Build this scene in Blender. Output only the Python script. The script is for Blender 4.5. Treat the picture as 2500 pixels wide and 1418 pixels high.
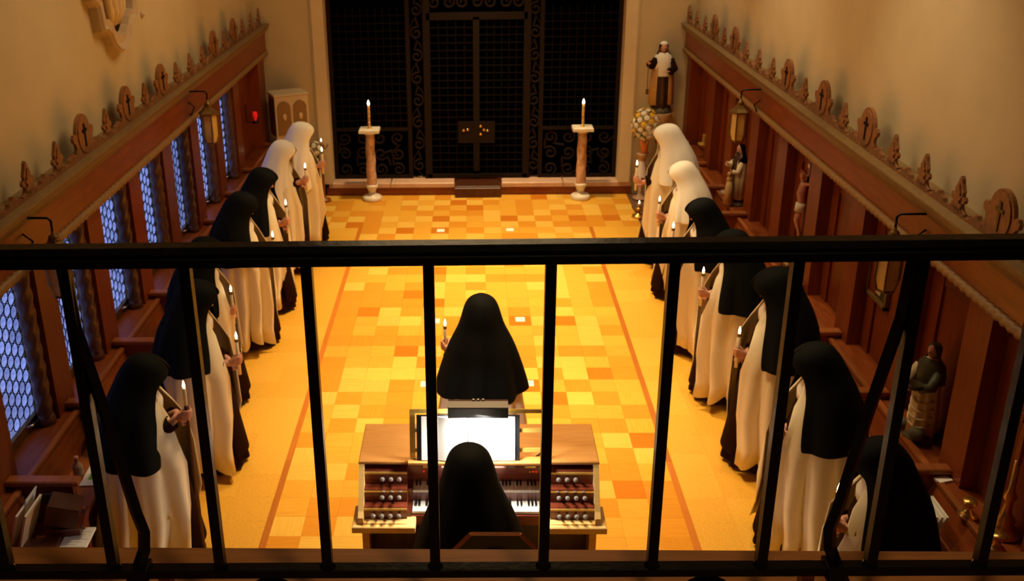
import bpy, bmesh, math, random
from math import sin, cos, pi, radians, sqrt, atan2
from mathutils import Vector, Matrix, Quaternion

S = bpy.context.scene
for o in list(bpy.data.objects):
    bpy.data.objects.remove(o)
COL = S.collection
rng = random.Random(7)

# ------------------------------------------------------------------ camera
cam_d = bpy.data.cameras.new('camera')
cam = bpy.data.objects.new('camera', cam_d)
COL.objects.link(cam)
S.camera = cam
PITCH, YAW, ROLL = 0.3694, -0.0348, -0.0176
fw = Vector((sin(YAW)*cos(PITCH), cos(YAW)*cos(PITCH), -sin(PITCH)))
r0 = Vector((cos(YAW), -sin(YAW), 0))
u0 = r0.cross(fw)
rr = cos(ROLL)*r0 + sin(ROLL)*u0
uu = -sin(ROLL)*r0 + cos(ROLL)*u0
CAM = Vector((-0.02658, -13.63646, 4.5167))
M = Matrix(((rr.x, uu.x, -fw.x, CAM.x), (rr.y, uu.y, -fw.y, CAM.y), (rr.z, uu.z, -fw.z, CAM.z), (0, 0, 0, 1)))
cam.matrix_world = M
cam_d.sensor_fit = 'HORIZONTAL'
cam_d.sensor_width = 36
cam_d.lens = 2397.11/2500*36
cam_d.shift_x = (1250-1077.52)/2500
cam_d.shift_y = (607.65-709)/2500
cam_d.clip_start = 0.05
cam_d.dof.use_dof = True
cam_d.dof.focus_distance = 2.6
cam_d.dof.aperture_fstop = 7.5

# ------------------------------------------------------------------ world, lamps, exposure
S.view_settings.view_transform = 'Standard'
S.view_settings.look = 'None'
S.view_settings.exposure = 0.0
S.view_settings.gamma = 1.0
S.view_settings.use_curve_mapping = False
w = bpy.data.worlds.new('night')
S.world = w
w.use_nodes = True
w.node_tree.nodes['Background'].inputs[0].default_value = (0.05, 0.06, 0.1, 1)
w.node_tree.nodes['Background'].inputs[1].default_value = 0.05

TUNG = (1.0, 0.69, 0.34)
def lamp(name, kind, loc, aim, power, color=TUNG, size=0.3, spot=1.2, blend=0.8):
    d = bpy.data.lights.new(name, kind)
    d.energy = power
    d.color = color
    if kind == 'AREA':
        d.shape = 'DISK'; d.size = size
    elif kind == 'SPOT':
        d.spot_size = spot; d.spot_blend = blend; d.shadow_soft_size = size
    else:
        d.shadow_soft_size = size
    o = bpy.data.objects.new(name, d)
    COL.objects.link(o)
    o.location = loc
    v = Vector(aim) - Vector(loc)
    o.rotation_euler = v.to_track_quat('-Z', 'Y').to_euler()
    return o
# ceiling lamps of the chapel: two over the middle of the choir, a row of downlights near each wall
lamp('ceiling_lamp', 'SPOT', (0.1, -3.4, 5.9), (0.1, -4.4, 0), 2300, size=0.25, spot=1.15, blend=1.0)
lamp('ceiling_lamp', 'SPOT', (0.0, -0.9, 5.9), (0.1, -1.0, 0), 1450, size=0.25, spot=1.15, blend=1.0)
lamp('ceiling_lamp', 'SPOT', (0.0, -6.6, 5.9), (0.1, -7.6, 0), 1250, size=0.25, spot=1.15, blend=1.0)
for sx, pw in ((-1, 68), (1, 225)):
    for y in (-0.6, -3.3, -6.6):
        lamp('wall_downlight', 'SPOT', (sx*2.2, y, 5.9), (sx*2.45, y-0.7, 0), pw, (1.0, 0.77, 0.45), size=0.12, spot=1.12, blend=0.75)
lamp('balcony_fill', 'SPOT', (0.3, -12.9, 6.2), (0.0, -12.3, 3.1), 150, size=0.15, spot=0.95, blend=0.6)  # added fill light to brighten the balcony edge, not a known fixture
lamp('ambient_fill', 'AREA', (0, -5.0, 6.2), (0, -5.0, 0), 95, size=2.5)  # added overhead fill for soft ambient light, stands for no fixture

# ------------------------------------------------------------------ materials
def _mat(name):
    m = bpy.data.materials.new(name)
    m.use_nodes = True
    nt = m.node_tree
    return m, nt, nt.nodes['Principled BSDF']
def plain(name, col, rough=0.6, metal=0.0, spec=0.5, var=0.0, scale=20.0, bump=0.0, sheen=0.0):
    m, nt, b = _mat(name)
    b.inputs['Roughness'].default_value = rough
    b.inputs['Metallic'].default_value = metal
    b.inputs['Specular IOR Level'].default_value = spec
    if sheen:
        b.inputs['Sheen Weight'].default_value = sheen
    if var or bump:
        tc = nt.nodes.new('ShaderNodeTexCoord')
        nz = nt.nodes.new('ShaderNodeTexNoise')
        nz.inputs['Scale'].default_value = scale
        nz.inputs['Detail'].default_value = 5
        nt.links.new(tc.outputs['Object'], nz.inputs['Vector'])
        cr = nt.nodes.new('ShaderNodeValToRGB')
        cr.color_ramp.elements[0].position = 0.3
        cr.color_ramp.elements[1].position = 0.7
        cr.color_ramp.elements[0].color = [c*(1-var) for c in col] + [1]
        cr.color_ramp.elements[1].color = [min(1, c*(1+var)) for c in col] + [1]
        nt.links.new(nz.outputs['Fac'], cr.inputs['Fac'])
        nt.links.new(cr.outputs['Color'], b.inputs['Base Color'])
        if bump:
            bp = nt.nodes.new('ShaderNodeBump')
            bp.inputs['Strength'].default_value = bump
            bp.inputs['Distance'].default_value = 0.01
            nt.links.new(nz.outputs['Fac'], bp.inputs['Height'])
            nt.links.new(bp.outputs['Normal'], b.inputs['Normal'])
    else:
        b.inputs['Base Color'].default_value = list(col) + [1]
    return m
def wood(name, c1, c2, grain=(3, 40, 40), rough=0.42, spec=0.4, vary=0.18):
    m, nt, b = _mat(name)
    N, L = nt.nodes, nt.links
    tc = N.new('ShaderNodeTexCoord'); oi = N.new('ShaderNodeObjectInfo')
    mp = N.new('ShaderNodeMapping'); mp.inputs['Scale'].default_value = grain
    add = N.new('ShaderNodeVectorMath'); add.operation = 'ADD'
    sc = N.new('ShaderNodeVectorMath'); sc.operation = 'SCALE'; sc.inputs['Scale'].default_value = 37.0
    cb = N.new('ShaderNodeCombineXYZ')
    for k in 'XYZ':
        L.new(oi.outputs['Random'], cb.inputs[k])
    L.new(cb.outputs[0], sc.inputs[0])
    L.new(tc.outputs['Object'], add.inputs[0]); L.new(sc.outputs[0], add.inputs[1])
    L.new(add.outputs[0], mp.inputs['Vector'])
    nz = N.new('ShaderNodeTexNoise'); nz.inputs['Scale'].default_value = 1.0
    nz.inputs['Detail'].default_value = 6; nz.inputs['Roughness'].default_value = 0.6
    nz.inputs['Distortion'].default_value = 0.6
    L.new(mp.outputs[0], nz.inputs['Vector'])
    cr = N.new('ShaderNodeValToRGB')
    cr.color_ramp.elements[0].position = 0.32; cr.color_ramp.elements[1].position = 0.68
    cr.color_ramp.elements[0].color = list(c1)+[1]; cr.color_ramp.elements[1].color = list(c2)+[1]
    L.new(nz.outputs['Fac'], cr.inputs['Fac'])
    hv = N.new('ShaderNodeHueSaturation')
    mr = N.new('ShaderNodeMapRange'); mr.inputs['To Min'].default_value = 1-vary; mr.inputs['To Max'].default_value = 1+vary
    L.new(oi.outputs['Random'], mr.inputs['Value']); L.new(mr.outputs[0], hv.inputs['Value'])
    L.new(cr.outputs[0], hv.inputs['Color']); L.new(hv.outputs[0], b.inputs['Base Color'])
    b.inputs['Roughness'].default_value = rough
    b.inputs['Specular IOR Level'].default_value = spec
    bp = N.new('ShaderNodeBump'); bp.inputs['Strength'].default_value = 0.12; bp.inputs['Distance'].default_value = 0.004
    L.new(nz.outputs['Fac'], bp.inputs['Height']); L.new(bp.outputs[0], b.inputs['Normal'])
    return m
def glow(name, col, strength):
    m, nt, b = _mat(name)
    b.inputs['Base Color'].default_value = list(col)+[1]
    b.inputs['Emission Color'].default_value = list(col)+[1]
    b.inputs['Emission Strength'].default_value = strength
    return m

MT = {}
MT['plaster'] = plain('plaster', (0.60, 0.50, 0.31), 0.9, spec=0.2, var=0.04, scale=3, bump=0.08)
MT['trim'] = plain('cream_paint', (0.70, 0.58, 0.38), 0.7, var=0.04, scale=4)
MT['stone_trim'] = plain('pink_marble', (0.62, 0.40, 0.28), 0.4, var=0.12, scale=8)
MT['stone_frame'] = plain('cast_stone', (0.60, 0.47, 0.31), 0.8, var=0.06, scale=8)
MT['ceiling'] = plain('ceiling_paint', (0.16, 0.12, 0.08), 0.9)
tones = [((0.74, 0.43, 0.062), (0.84, 0.53, 0.10)), ((0.70, 0.345, 0.034), (0.78, 0.42, 0.055)),
         ((0.64, 0.26, 0.02), (0.72, 0.32, 0.032)), ((0.54, 0.165, 0.009), (0.62, 0.21, 0.016))]
TILE = [wood('parquet_oak_%s' % n, a, b, (6, 90, 20), 0.45, 0.1, 0.06) for n, (a, b) in zip(('pale', 'honey', 'amber', 'russet'), tones)]
MT['border'] = wood('border_oak', (0.46, 0.14, 0.014), (0.53, 0.18, 0.022), (60, 4, 20), 0.35)
MT['cork'] = plain('cork', (0.73, 0.38, 0.032), 0.5, var=0.09, scale=45, bump=0.05)
MT['cork_b'] = plain('cork_light', (0.76, 0.41, 0.04), 0.5, var=0.09, scale=45, bump=0.05)
MT['screed'] = plain('screed', (0.14, 0.07, 0.03), 0.8)
MT['stall'] = wood('stall_oak', (0.19, 0.040, 0.007), (0.29, 0.068, 0.013), (30, 4, 30), 0.38)
MT['stall_z'] = wood('stall_oak_upright', (0.19, 0.034, 0.005), (0.27, 0.055, 0.009), (40, 40, 3), 0.38)
MT['stall_light'] = wood('stall_oak_worn', (0.27, 0.078, 0.017), (0.37, 0.115, 0.03), (30, 4, 30), 0.36)
MT['carved'] = plain('carved_oak', (0.26, 0.105, 0.034), 0.55, var=0.25, scale=30, bump=0.3)
MT['rope'] = plain('gilt_brown_rope', (0.30, 0.165, 0.06), 0.5, var=0.2, scale=60, bump=0.1)
MT['mould'] = plain('painted_moulding', (0.21, 0.125, 0.045), 0.5, var=0.15, scale=25)
MT['dark_wood'] = wood('dark_walnut', (0.05, 0.014, 0.006), (0.09, 0.026, 0.01), (30, 30, 4), 0.4)
MT['column'] = wood('twisted_oak', (0.10, 0.036, 0.015), (0.16, 0.06, 0.026), (30, 30, 4), 0.35, 0.5)
MT['black_paint'] = plain('black_enamel', (0.004, 0.004, 0.004), 0.25, spec=0.5)
MT['iron'] = plain('black_wrought_iron', (0.002, 0.002, 0.002), 0.3, spec=0.22, var=0.3, scale=40, bump=0.1)
MT['lattice'] = plain('dark_lattice_iron', (0.006, 0.003, 0.002), 0.8, spec=0.1, var=0.2, scale=30)
MT['grille'] = plain('bronze_grille', (0.0125, 0.0062, 0.0042), 0.7, spec=0.15, var=0.2, scale=30)
MT['curtain'] = plain('black_curtain', (0.0015, 0.0013, 0.0013), 1.0, spec=0.0)
MT['gold'] = plain('gilt', (0.80, 0.48, 0.13), 0.3, metal=0.9, var=0.1, scale=30)
MT['brass'] = plain('brass', (0.70, 0.46, 0.10), 0.35, metal=0.35)
MT['dull_brass'] = plain('dull_brass', (0.22, 0.13, 0.04), 0.4, metal=0.7)
MT['silver'] = plain('chrome', (0.75, 0.75, 0.78), 0.15, metal=1.0)
MT['marble'] = plain('white_marble', (0.78, 0.72, 0.60), 0.35, var=0.08, scale=10)
MT['rose_marble'] = plain('veined_marble', (0.60, 0.38, 0.26), 0.35, var=0.35, scale=14)
MT['mantle'] = plain('cream_wool', (0.84, 0.74, 0.54), 0.9, spec=0.1, var=0.04, scale=120, bump=0.08)
MT['habit'] = plain('brown_serge', (0.020, 0.0065, 0.004), 0.9, spec=0.05, var=0.1, scale=80)
MT['veil'] = plain('black_veil_cloth', (0.0036, 0.0042, 0.0038), 0.8, spec=0.12, var=0.1, scale=80)
MT['white_veil'] = plain('white_veil_cloth', (0.92, 0.88, 0.78), 0.85, spec=0.15, var=0.03, scale=90)
MT['linen'] = plain('white_linen', (0.82, 0.80, 0.78), 0.85, spec=0.1)
MT['skin'] = plain('skin', (0.62, 0.30, 0.21), 0.5, spec=0.35, var=0.06, scale=30)
MT['eye'] = plain('eye', (0.03, 0.02, 0.015), 0.2)
MT['shoe'] = plain('black_leather', (0.006, 0.005, 0.005), 0.4)
MT['wax'] = plain('candle_wax', (0.86, 0.74, 0.52), 0.4)
MT['wax_gold'] = plain('beeswax', (0.62, 0.36, 0.10), 0.4)
MT['flame'] = glow('flame', (1.0, 0.78, 0.42), 14)
MT['red_glass'] = glow('red_lamp_glass', (0.7, 0.008, 0.006), 0.55)
MT['amber'] = plain('amber_glass', (0.72, 0.52, 0.17), 0.35, var=0.1, scale=10)
MT['lead'] = plain('lead_came', (0.004, 0.006, 0.008), 0.5)
MT['paper'] = plain('paper', (0.82, 0.80, 0.74), 0.8)
MT['card'] = plain('white_card', (0.95, 0.93, 0.85), 0.7)
MT['manila'] = plain('manila_paper', (0.62, 0.42, 0.26), 0.8, var=0.06, scale=20)
MT['green'] = plain('green_card', (0.10, 0.42, 0.03), 0.6)
MT['pink'] = plain('pink_card', (0.75, 0.35, 0.33), 0.6)
MT['blue'] = plain('blue_card', (0.05, 0.10, 0.28), 0.6)
MT['leather'] = wood('brown_leather', (0.05, 0.012, 0.006), (0.075, 0.02, 0.01), (20, 20, 20), 0.4)
MT['black_leather'] = plain('black_binding', (0.006, 0.008, 0.012), 0.45)
MT['clear'] = plain('clear_plastic', (0.45, 0.28, 0.20), 0.15)
MT['organ'] = wood('organ_oak', (0.42, 0.185, 0.045), (0.54, 0.26, 0.07), (5, 60, 60), 0.35)
MT['organ_pale'] = wood('organ_oak_pale', (0.62, 0.38, 0.12), (0.72, 0.46, 0.16), (5, 60, 60), 0.4)
MT['mahogany'] = wood('mahogany', (0.10, 0.018, 0.008), (0.18, 0.035, 0.014), (5, 60, 60), 0.25, 0.6)
MT['ivory'] = plain('ivory_key', (0.85, 0.82, 0.70), 0.25)
MT['ebony'] = plain('ebony_key', (0.01, 0.008, 0.007), 0.25)
MT['knob'] = plain('clear_knob', (0.85, 0.8, 0.75), 0.05)
MT['knob'].node_tree.nodes['Principled BSDF'].inputs['Transmission Weight'].default_value = 0.8
MT['red_led'] = glow('red_indicator', (0.9, 0.02, 0.02), 0.7)
MT['tube'] = glow('lamp_tube', (1.0, 0.97, 0.9), 30)
MT['balcony'] = wood('balcony_oak', (0.19, 0.075, 0.022), (0.26, 0.105, 0.033), (4, 50, 30), 0.4)
MT['leaf'] = plain('leaf_green', (0.03, 0.09, 0.015), 0.5, var=0.3, scale=20)
MT['petal_white'] = plain('white_petal', (0.9, 0.85, 0.7), 0.6)
MT['petal_yellow'] = plain('yellow_petal', (0.9, 0.55, 0.02), 0.6)
MT['orange_vase'] = plain('orange_vase', (0.70, 0.22, 0.05), 0.2)
MT['statue_robe'] = plain('statue_cream', (0.72, 0.57, 0.34), 0.5, var=0.08, scale=20)
MT['statue_brown'] = plain('statue_brown', (0.05, 0.02, 0.01), 0.5)
MT['statue_gilt'] = plain('statue_ochre', (0.55, 0.33, 0.12), 0.45, var=0.1, scale=20)
MT['statue_green'] = plain('statue_olive', (0.06, 0.055, 0.02), 0.5)
MT['corpus'] = plain('corpus_flesh', (0.55, 0.22, 0.13), 0.4)
MT['rock'] = plain('painted_rock', (0.10, 0.085, 0.045), 0.7, var=0.4, scale=30, bump=0.4)
def glass_mat(name, c1, c2, st):
    m, nt, b = _mat(name)
    N, L = nt.nodes, nt.links
    tc = N.new('ShaderNodeTexCoord'); oi = N.new('ShaderNodeObjectInfo')
    vl = N.new('ShaderNodeVectorMath'); vl.operation = 'LENGTH'
    L.new(tc.outputs['Object'], vl.inputs[0])
    wv = N.new('ShaderNodeTexNoise'); wv.inputs['Scale'].default_value = 25; wv.inputs['Distortion'].default_value = 2.5
    L.new(tc.outputs['Object'], wv.inputs['Vector'])
    cr = N.new('ShaderNodeValToRGB')
    cr.color_ramp.elements[0].position = 0.3; cr.color_ramp.elements[1].position = 0.7
    cr.color_ramp.elements[0].color = list(c1)+[1]; cr.color_ramp.elements[1].color = list(c2)+[1]
    L.new(wv.outputs['Fac'], cr.inputs['Fac'])
    mr = N.new('ShaderNodeMapRange'); mr.inputs['To Min'].default_value = st*0.7; mr.inputs['To Max'].default_value = st*1.3
    L.new(oi.outputs['Random'], mr.inputs['Value'])
    L.new(cr.outputs[0], b.inputs['Emission Color']); L.new(mr.outputs[0], b.inputs['Emission Strength'])
    b.inputs['Base Color'].default_value = (0.05, 0.06, 0.1, 1)
    b.inputs['Roughness'].default_value = 0.15
    return m
MT['roundel'] = glass_mat('bullseye_glass', (0.10, 0.14, 0.42), (0.22, 0.29, 0.68), 1.15)
MT['sheet'] = glass_mat('window_glass', (0.12, 0.16, 0.42), (0.22, 0.28, 0.62), 0.9)

# ------------------------------------------------------------------ mesh helpers
class MB:
    def __init__(s): s.v = []; s.f = []; s.mi = []; s.m = 0
    def add(s, vs, fs):
        n = len(s.v); s.v += [tuple(v) for v in vs]; s.f += [tuple(i+n for i in f) for f in fs]; s.mi += [s.m]*len(fs); return s
    def box(s, x0, x1, y0, y1, z0, z1, R=None, c=None):
        vs = [Vector((x, y, z)) for z in (z0, z1) for y in (y0, y1) for x in (x0, x1)]
        if R is not None:
            c = Vector(c) if c is not None else sum(vs, Vector())/8
            vs = [R @ (v-c) + c for v in vs]
        return s.add(vs, [(0, 2, 3, 1), (4, 5, 7, 6), (0, 1, 5, 4), (2, 6, 7, 3), (0, 4, 6, 2), (1, 3, 7, 5)])
    def cbox(s, x0, x1, y0, y1, z0, z1, b=0.004):
        # chamfered box (upper and vertical edges softened)
        return s.loft([[(x0, y0, z0), (x1, y0, z0), (x1, y1, z0), (x0, y1, z0)],
                       [(x0, y0, z1-b), (x1, y0, z1-b), (x1, y1, z1-b), (x0, y1, z1-b)],
                       [(x0+b, y0+b, z1), (x1-b, y0+b, z1), (x1-b, y1-b, z1), (x0+b, y1-b, z1)]], True, True, True)
    def loft(s, rings, closed=True, cap0=False, cap1=False):
        n = len(rings[0]); vs = [v for r in rings for v in r]; fs = []
        for j in range(len(rings)-1):
            for i in range(n if closed else n-1):
                a, b = j*n+i, j*n+(i+1) % n
                fs.append((a, b, b+n, a+n))
        if cap0: fs.append(tuple(reversed(range(n))))
        if cap1: fs.append(tuple(range((len(rings)-1)*n, len(rings)*n)))
        return s.add(vs, fs)
    def lathe(s, prof, c=(0, 0, 0), n=16, caps=True):
        rings = [[(c[0]+r*cos(2*pi*i/n), c[1]+r*sin(2*pi*i/n), c[2]+z) for i in range(n)] for r, z in prof]
        return s.loft(rings, True, caps, caps)
    def tube(s, pts, rad, n=8, caps=True):
        pts = [Vector(p) for p in pts]; m = len(pts)
        if not isinstance(rad, (list, tuple)): rad = [rad]*m
        rings = []; up = None
        for i, p in enumerate(pts):
            t = (pts[min(i+1, m-1)]-pts[max(i-1, 0)]).normalized()
            if up is None:
                up = Vector((0, 0, 1)) if abs(t.z) < 0.9 else Vector((1, 0, 0))
            a = (up - t*up.dot(t)).normalized(); b = t.cross(a); up = a
            rings.append([tuple(p + rad[i]*(cos(2*pi*k/n)*a + sin(2*pi*k/n)*b)) for k in range(n)])
        return s.loft(rings, True, caps, caps)
    def ell(s, c, r, R=None, n=12, m=8):
        c = Vector(c); rings = []
        for j in range(m+1):
            t = pi*j/m
            ring = []
            for i in range(n):
                v = Vector((r[0]*max(sin(t), 1e-3)*cos(2*pi*i/n), r[1]*max(sin(t), 1e-3)*sin(2*pi*i/n), -r[2]*cos(t)))
                if R is not None: v = R @ v
                ring.append(tuple(c+v))
            rings.append(ring)
        return s.loft(rings, True, True, True)
    def prism(s, pts, o, ax, ay, az, t0, t1):
        # outline pts (a,b) in plane ax,ay, extruded along az from t0 to t1
        o, ax, ay, az = Vector(o), Vector(ax), Vector(ay), Vector(az)
        return s.loft([[tuple(o+a*ax+b*ay+t*az) for a, b in pts] for t in (t0, t1)], True, True, True)
    def build(s, name, mat, parent=None, smooth=False, **kw):
        me = bpy.data.meshes.new(name)
        me.from_pydata(s.v, [], s.f)
        mats = mat if isinstance(mat, (list, tuple)) else [mat]
        for m in mats: me.materials.append(m)
        if len(mats) > 1: me.polygons.foreach_set('material_index', s.mi)
        bm = bmesh.new(); bm.from_mesh(me); bmesh.ops.recalc_face_normals(bm, faces=bm.faces); bm.to_mesh(me); bm.free()
        if smooth: me.polygons.foreach_set('use_smooth', [True]*len(me.polygons))
        return inst(name, me, parent, **kw)
def inst(name, me, parent=None, loc=None, rot=None, **kw):
    o = bpy.data.objects.new(name, me)
    COL.objects.link(o)
    if parent is not None: o.parent = parent
    if loc is not None: o.location = loc
    if rot is not None: o.rotation_euler = rot
    for k, v in kw.items(): o[k] = v
    return o
def thing(name, label, cat, loc=(0, 0, 0), rz=0, group=None):
    o = bpy.data.objects.new(name, None); COL.objects.link(o)
    o.empty_display_size = 0.1
    o.location = loc; o.rotation_euler = (0, 0, rz)
    o['label'] = label; o['category'] = cat
    if group: o['group'] = group
    return o
def tag(o, label, cat, group=None):
    o['label'] = label; o['category'] = cat
    if group: o['group'] = group
    return o
def struct(o): o['kind'] = 'structure'; return o
def B(x0, x1, y0, y1, z0, z1, name, mat, parent=None, bev=0.0):
    m = MB()
    if bev: m.cbox(x0, x1, y0, y1, z0, z1, bev)
    else: m.box(x0, x1, y0, y1, z0, z1)
    return m.build(name, mat, parent)
def solid(o, t, off=0.0):
    md = o.modifiers.new('thick', 'SOLIDIFY'); md.thickness = t; md.offset = off; return o
def dup_tree(src, loc, rz=None, label=None):
    c = src.copy(); COL.objects.link(c); c.location = loc
    if rz is not None: c.rotation_euler = (0, 0, rz)
    if label: c['label'] = label
    for ch in src.children:
        d = ch.copy(); COL.objects.link(d); d.parent = c
        for g in ch.children:
            e = g.copy(); COL.objects.link(e); e.parent = d
    return c
Rx = lambda a: Matrix.Rotation(a, 3, 'X')
Ry = lambda a: Matrix.Rotation(a, 3, 'Y')
Rz = lambda a: Matrix.Rotation(a, 3, 'Z')

# ------------------------------------------------------------------ floor
T = 0.235
floor = struct(B(-3.6, 3.6, -16.2, 2.4, -0.2, -0.012, 'floor', MT['screed']))
tile_me = []
for m in TILE:
    o = MB().cbox(-T/2+0.0004, T/2-0.0004, -T/2+0.0004, T/2-0.0004, -0.012, 0, 0.0006).build('parquet_tile', m, floor)
    tile_me.append(o.data); bpy.data.objects.remove(o)
def tone(i, j):
    r = rng.random()
    if (i+j) % 2 == 0: return 0 if r < 0.42 else 1 if r < 0.8 else 2
    return 1 if r < 0.34 else 2 if r < 0.76 else 3 if r < 0.9 else 0
stuff = [MB() for _ in TILE]
NEAR = 15
for j in range(-2, 70):
    y = -(j+0.5)*T
    wide = 3 if j < 5 else 0
    for i in range(-wide, 13+wide):
        x = (i+0.5-6.5)*T
        if y > 0.26: continue
        t = tone(i, j)
        if NEAR <= j < NEAR+23 and 0 <= i < 13:
            inst('parquet_tile', tile_me[t], floor, (x, y, rng.uniform(-0.0006, 0.0006)), (0, 0, pi/2*rng.choice((0, 0, 1, 2))))
        else:
            g = 0.0004
            stuff[t].cbox(x-T/2+g, x+T/2-g, y-T/2+g, y+T/2-g, -0.012, 0, 0.0006)
sm = MB()
for k, s in enumerate(stuff):
    sm.m = k; sm.add(s.v, s.f)
sm.build('parquet_tiles', TILE, floor, kind='stuff')
for sx in (-1, 1):
    xa = sx*(6.5*T)
    for k in range(8):
        y1 = -5*T - k*1.4
        B(min(xa, xa+sx*0.05), max(xa, xa+sx*0.05), y1-1.398, y1, -0.012, 0.0, 'border_strip', MT['border'], floor)
    x0 = xa+sx*0.05
    ck = []
    for m in (MT['cork'], MT['cork_b']):
        o = MB().cbox(-0.1523, 0.1523, -0.1523, 0.1523, -0.012, 0, 0.0004).build('cork_tile', m, floor); ck.append(o.data); bpy.data.objects.remove(o)
    for j in range(27):
        for i in range(4):
            inst('cork_tile', ck[rng.random() < 0.45], floor, (x0+sx*(0.153+i*0.305), -5*T-0.153-j*0.305, 0))
    B(min(x0, sx*3.5), max(x0, sx*3.5), -16, -5*T-27*0.305, -0.012, 0, 'cork_sheet', MT['cork'], floor)

# ------------------------------------------------------------------ walls, ceiling
struct(B(-3.5, -3.1, -16.2, 0.5, 2.1, 6.4, 'wall_left', MT['plaster']))
struct(B(3.1, 3.5, -16.2, 0.5, 2.1, 6.4, 'wall_right', MT['plaster']))
struct(B(-3.7, -3.5, -16.2, 0.5, -0.2, 2.3, 'wall_left_outer', MT['plaster']))
struct(B(3.5, 3.7, -16.2, 0.5, -0.2, 2.3, 'wall_right_outer', MT['plaster']))
m = MB(); m.box(-3.6, -2.26, 0.3, 0.7, -0.1, 6.4); m.box(2.26, 3.6, 0.3, 0.7, -0.1, 6.4); m.box(-2.26, 2.26, 0.3, 0.7, 4.6, 6.4)
struct(m.build('wall_far', MT['plaster']))
struct(B(-3.6, 3.6, -16.4, -16.2, -0.1, 6.4, 'wall_back', MT['plaster']))
struct(B(-3.7, 3.7, -16.4, 2.4, 6.4, 6.5, 'ceiling', MT['ceiling']))
for k, sx in ((1, -1), (2, 1)):
    t = B(min(sx*2.1, sx*2.27), max(sx*2.1, sx*2.27), 0.235, 0.62, 0.18, 4.6, 'trim_%d' % k, MT['trim'], bev=0.012)
    struct(t)
    B(min(sx*2.26, sx*2.3), max(sx*2.26, sx*2.3), 0.275, 0.32, 0.12, 4.6, 'architrave', MT['trim'], t, bev=0.01)
# raised sill of the opening
step = struct(B(-2.2, 2.3, 0.262, 0.8, -0.01, 0.115, 'trim_3', MT['stall']))
step['label'] = 'dark wooden plinth below the grille'
for x0, x1 in ((-2.16, -1.25), (-1.24, -0.3), (0.4, 1.3), (1.31, 2.3)):
    B(x0, x1, 0.25, 0.62, 0.115, 0.185, 'sill_slab', MT['stone_trim'], step, bev=0.012)
st = B(-0.29, 0.385, 0.1, 0.5, 0.0, 0.15, 'wooden_step', MT['dark_wood'], bev=0.01)
tag(st, 'low dark wooden step in front of the grille doors', 'step')
B(-0.27, 0.365, 0.12, 0.5, 0.15, 0.17, 'tread', MT['dark_wood'], st, bev=0.006)
# ------------------------------------------------------------------ grille with curtain behind
cu = MB()
n = 160
cu.loft([[(-2.4+4.8*i/n, 0.95+0.05*sin(i*0.9)+0.02*sin(i*2.3), z) for i in range(n+1)] for z in (0.0, 2.4, 4.7)], False)
tag(cu.build('curtain', MT['curtain'], smooth=True), 'black curtain hanging behind the bronze grille', 'curtain')
gr = thing('iron_grille', 'tall dark bronze grille with scrolls and central cross closing the far opening', 'grille', (0, 0.5, 0.185))
G = MT['grille']
def gb(x0, x1, z0, z1, name, d=0.02, y=0.0):
    return B(x0, x1, y-d, y+d, z0-0.185, z1-0.185, name, MT['lattice'] if name == 'lattice_bar' else G, gr)
for x in (-0.95, 0.97): gb(x-0.03, x+0.03, 0.19, 4.5, 'stile')
for x in (-0.68, 0.76): gb(x-0.05, x+0.05, 0.19, 4.5, 'stile', 0.03)
for x in (-2.07, 2.07): gb(x-0.03, x+0.03, 0.19, 4.5, 'stile')
gb(-0.015, 0.075, 0.3, 2.56, 'cross_shaft', 0.03)
cp = gb(-0.24, 0.30, 0.73, 1.045, 'cross_plate', 0.035)
for x, z in ((-0.1, 0.93), (-0.16, 0.92), (0.09, 0.98), (0.14, 0.925), (0.09, 0.86), (0.19, 0.915)):
    MB().lathe([(0.001, 0), (0.022, 0.003), (0.018, 0.014), (0.001, 0.018)], n=10).build('rosette', MT['gold'], cp, True, loc=(x, -0.036, z-0.185), rot=(pi/2, 0, 0), label='small gilt rosette')
gb(-0.68, 0.76, 2.52, 2.62, 'door_header', 0.03)
gb(-0.7, 0.78, 0.2, 0.25, 'bottom_rail', 0.03)
for sx, xa, xb in ((-1, -2.05, -0.98), (1, 1.0, 2.05)):
    gb(xa, xb, 0.92, 0.965, 'dado_rail', 0.03)
    gb(xa, xb, 0.2, 0.24, 'bottom_rail', 0.02)
def lattice(xa, xb, za, zb, p):
    nx = int((xb-xa)/p); nz = int((zb-za)/p)
    for i in range(1, nx):
        x = xa+(xb-xa)*i/nx; gb(x-0.007, x+0.007, za, zb, 'lattice_bar', 0.007)
    for i in range(1, nz):
        z = za+(zb-za)*i/nz; gb(xa, xb, z-0.007, z+0.007, 'lattice_bar', 0.007, -0.012)
lattice(-0.63, -0.015, 0.25, 2.52, 0.105)
lattice(0.075, 0.71, 0.25, 2.52, 0.105)
lattice(-2.04, -0.98, 0.965, 2.7, 0.105)
lattice(1.0, 2.04, 0.965, 2.7, 0.105)
def scroll_me(r, turns, w):
    pts = []
    for k in range(26):
        a = k/25*turns*2*pi; q = r*(0.22+0.78*k/25)
        pts.append((q*cos(a), 0, q*sin(a)))
    e = pts[-1]
    pts += [(e[0]+0.02, 0, e[2]+r*0.8), (e[0]+r*0.5, 0, e[2]+r*1.5)]
    o = MB().tube(pts, w, 6).build('scroll', G); me = o.data; bpy.data.objects.remove(o); return me
sc1 = scroll_me(0.092, 1.3, 0.017); sc2 = scroll_me(0.10, 1.35, 0.017)
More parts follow.
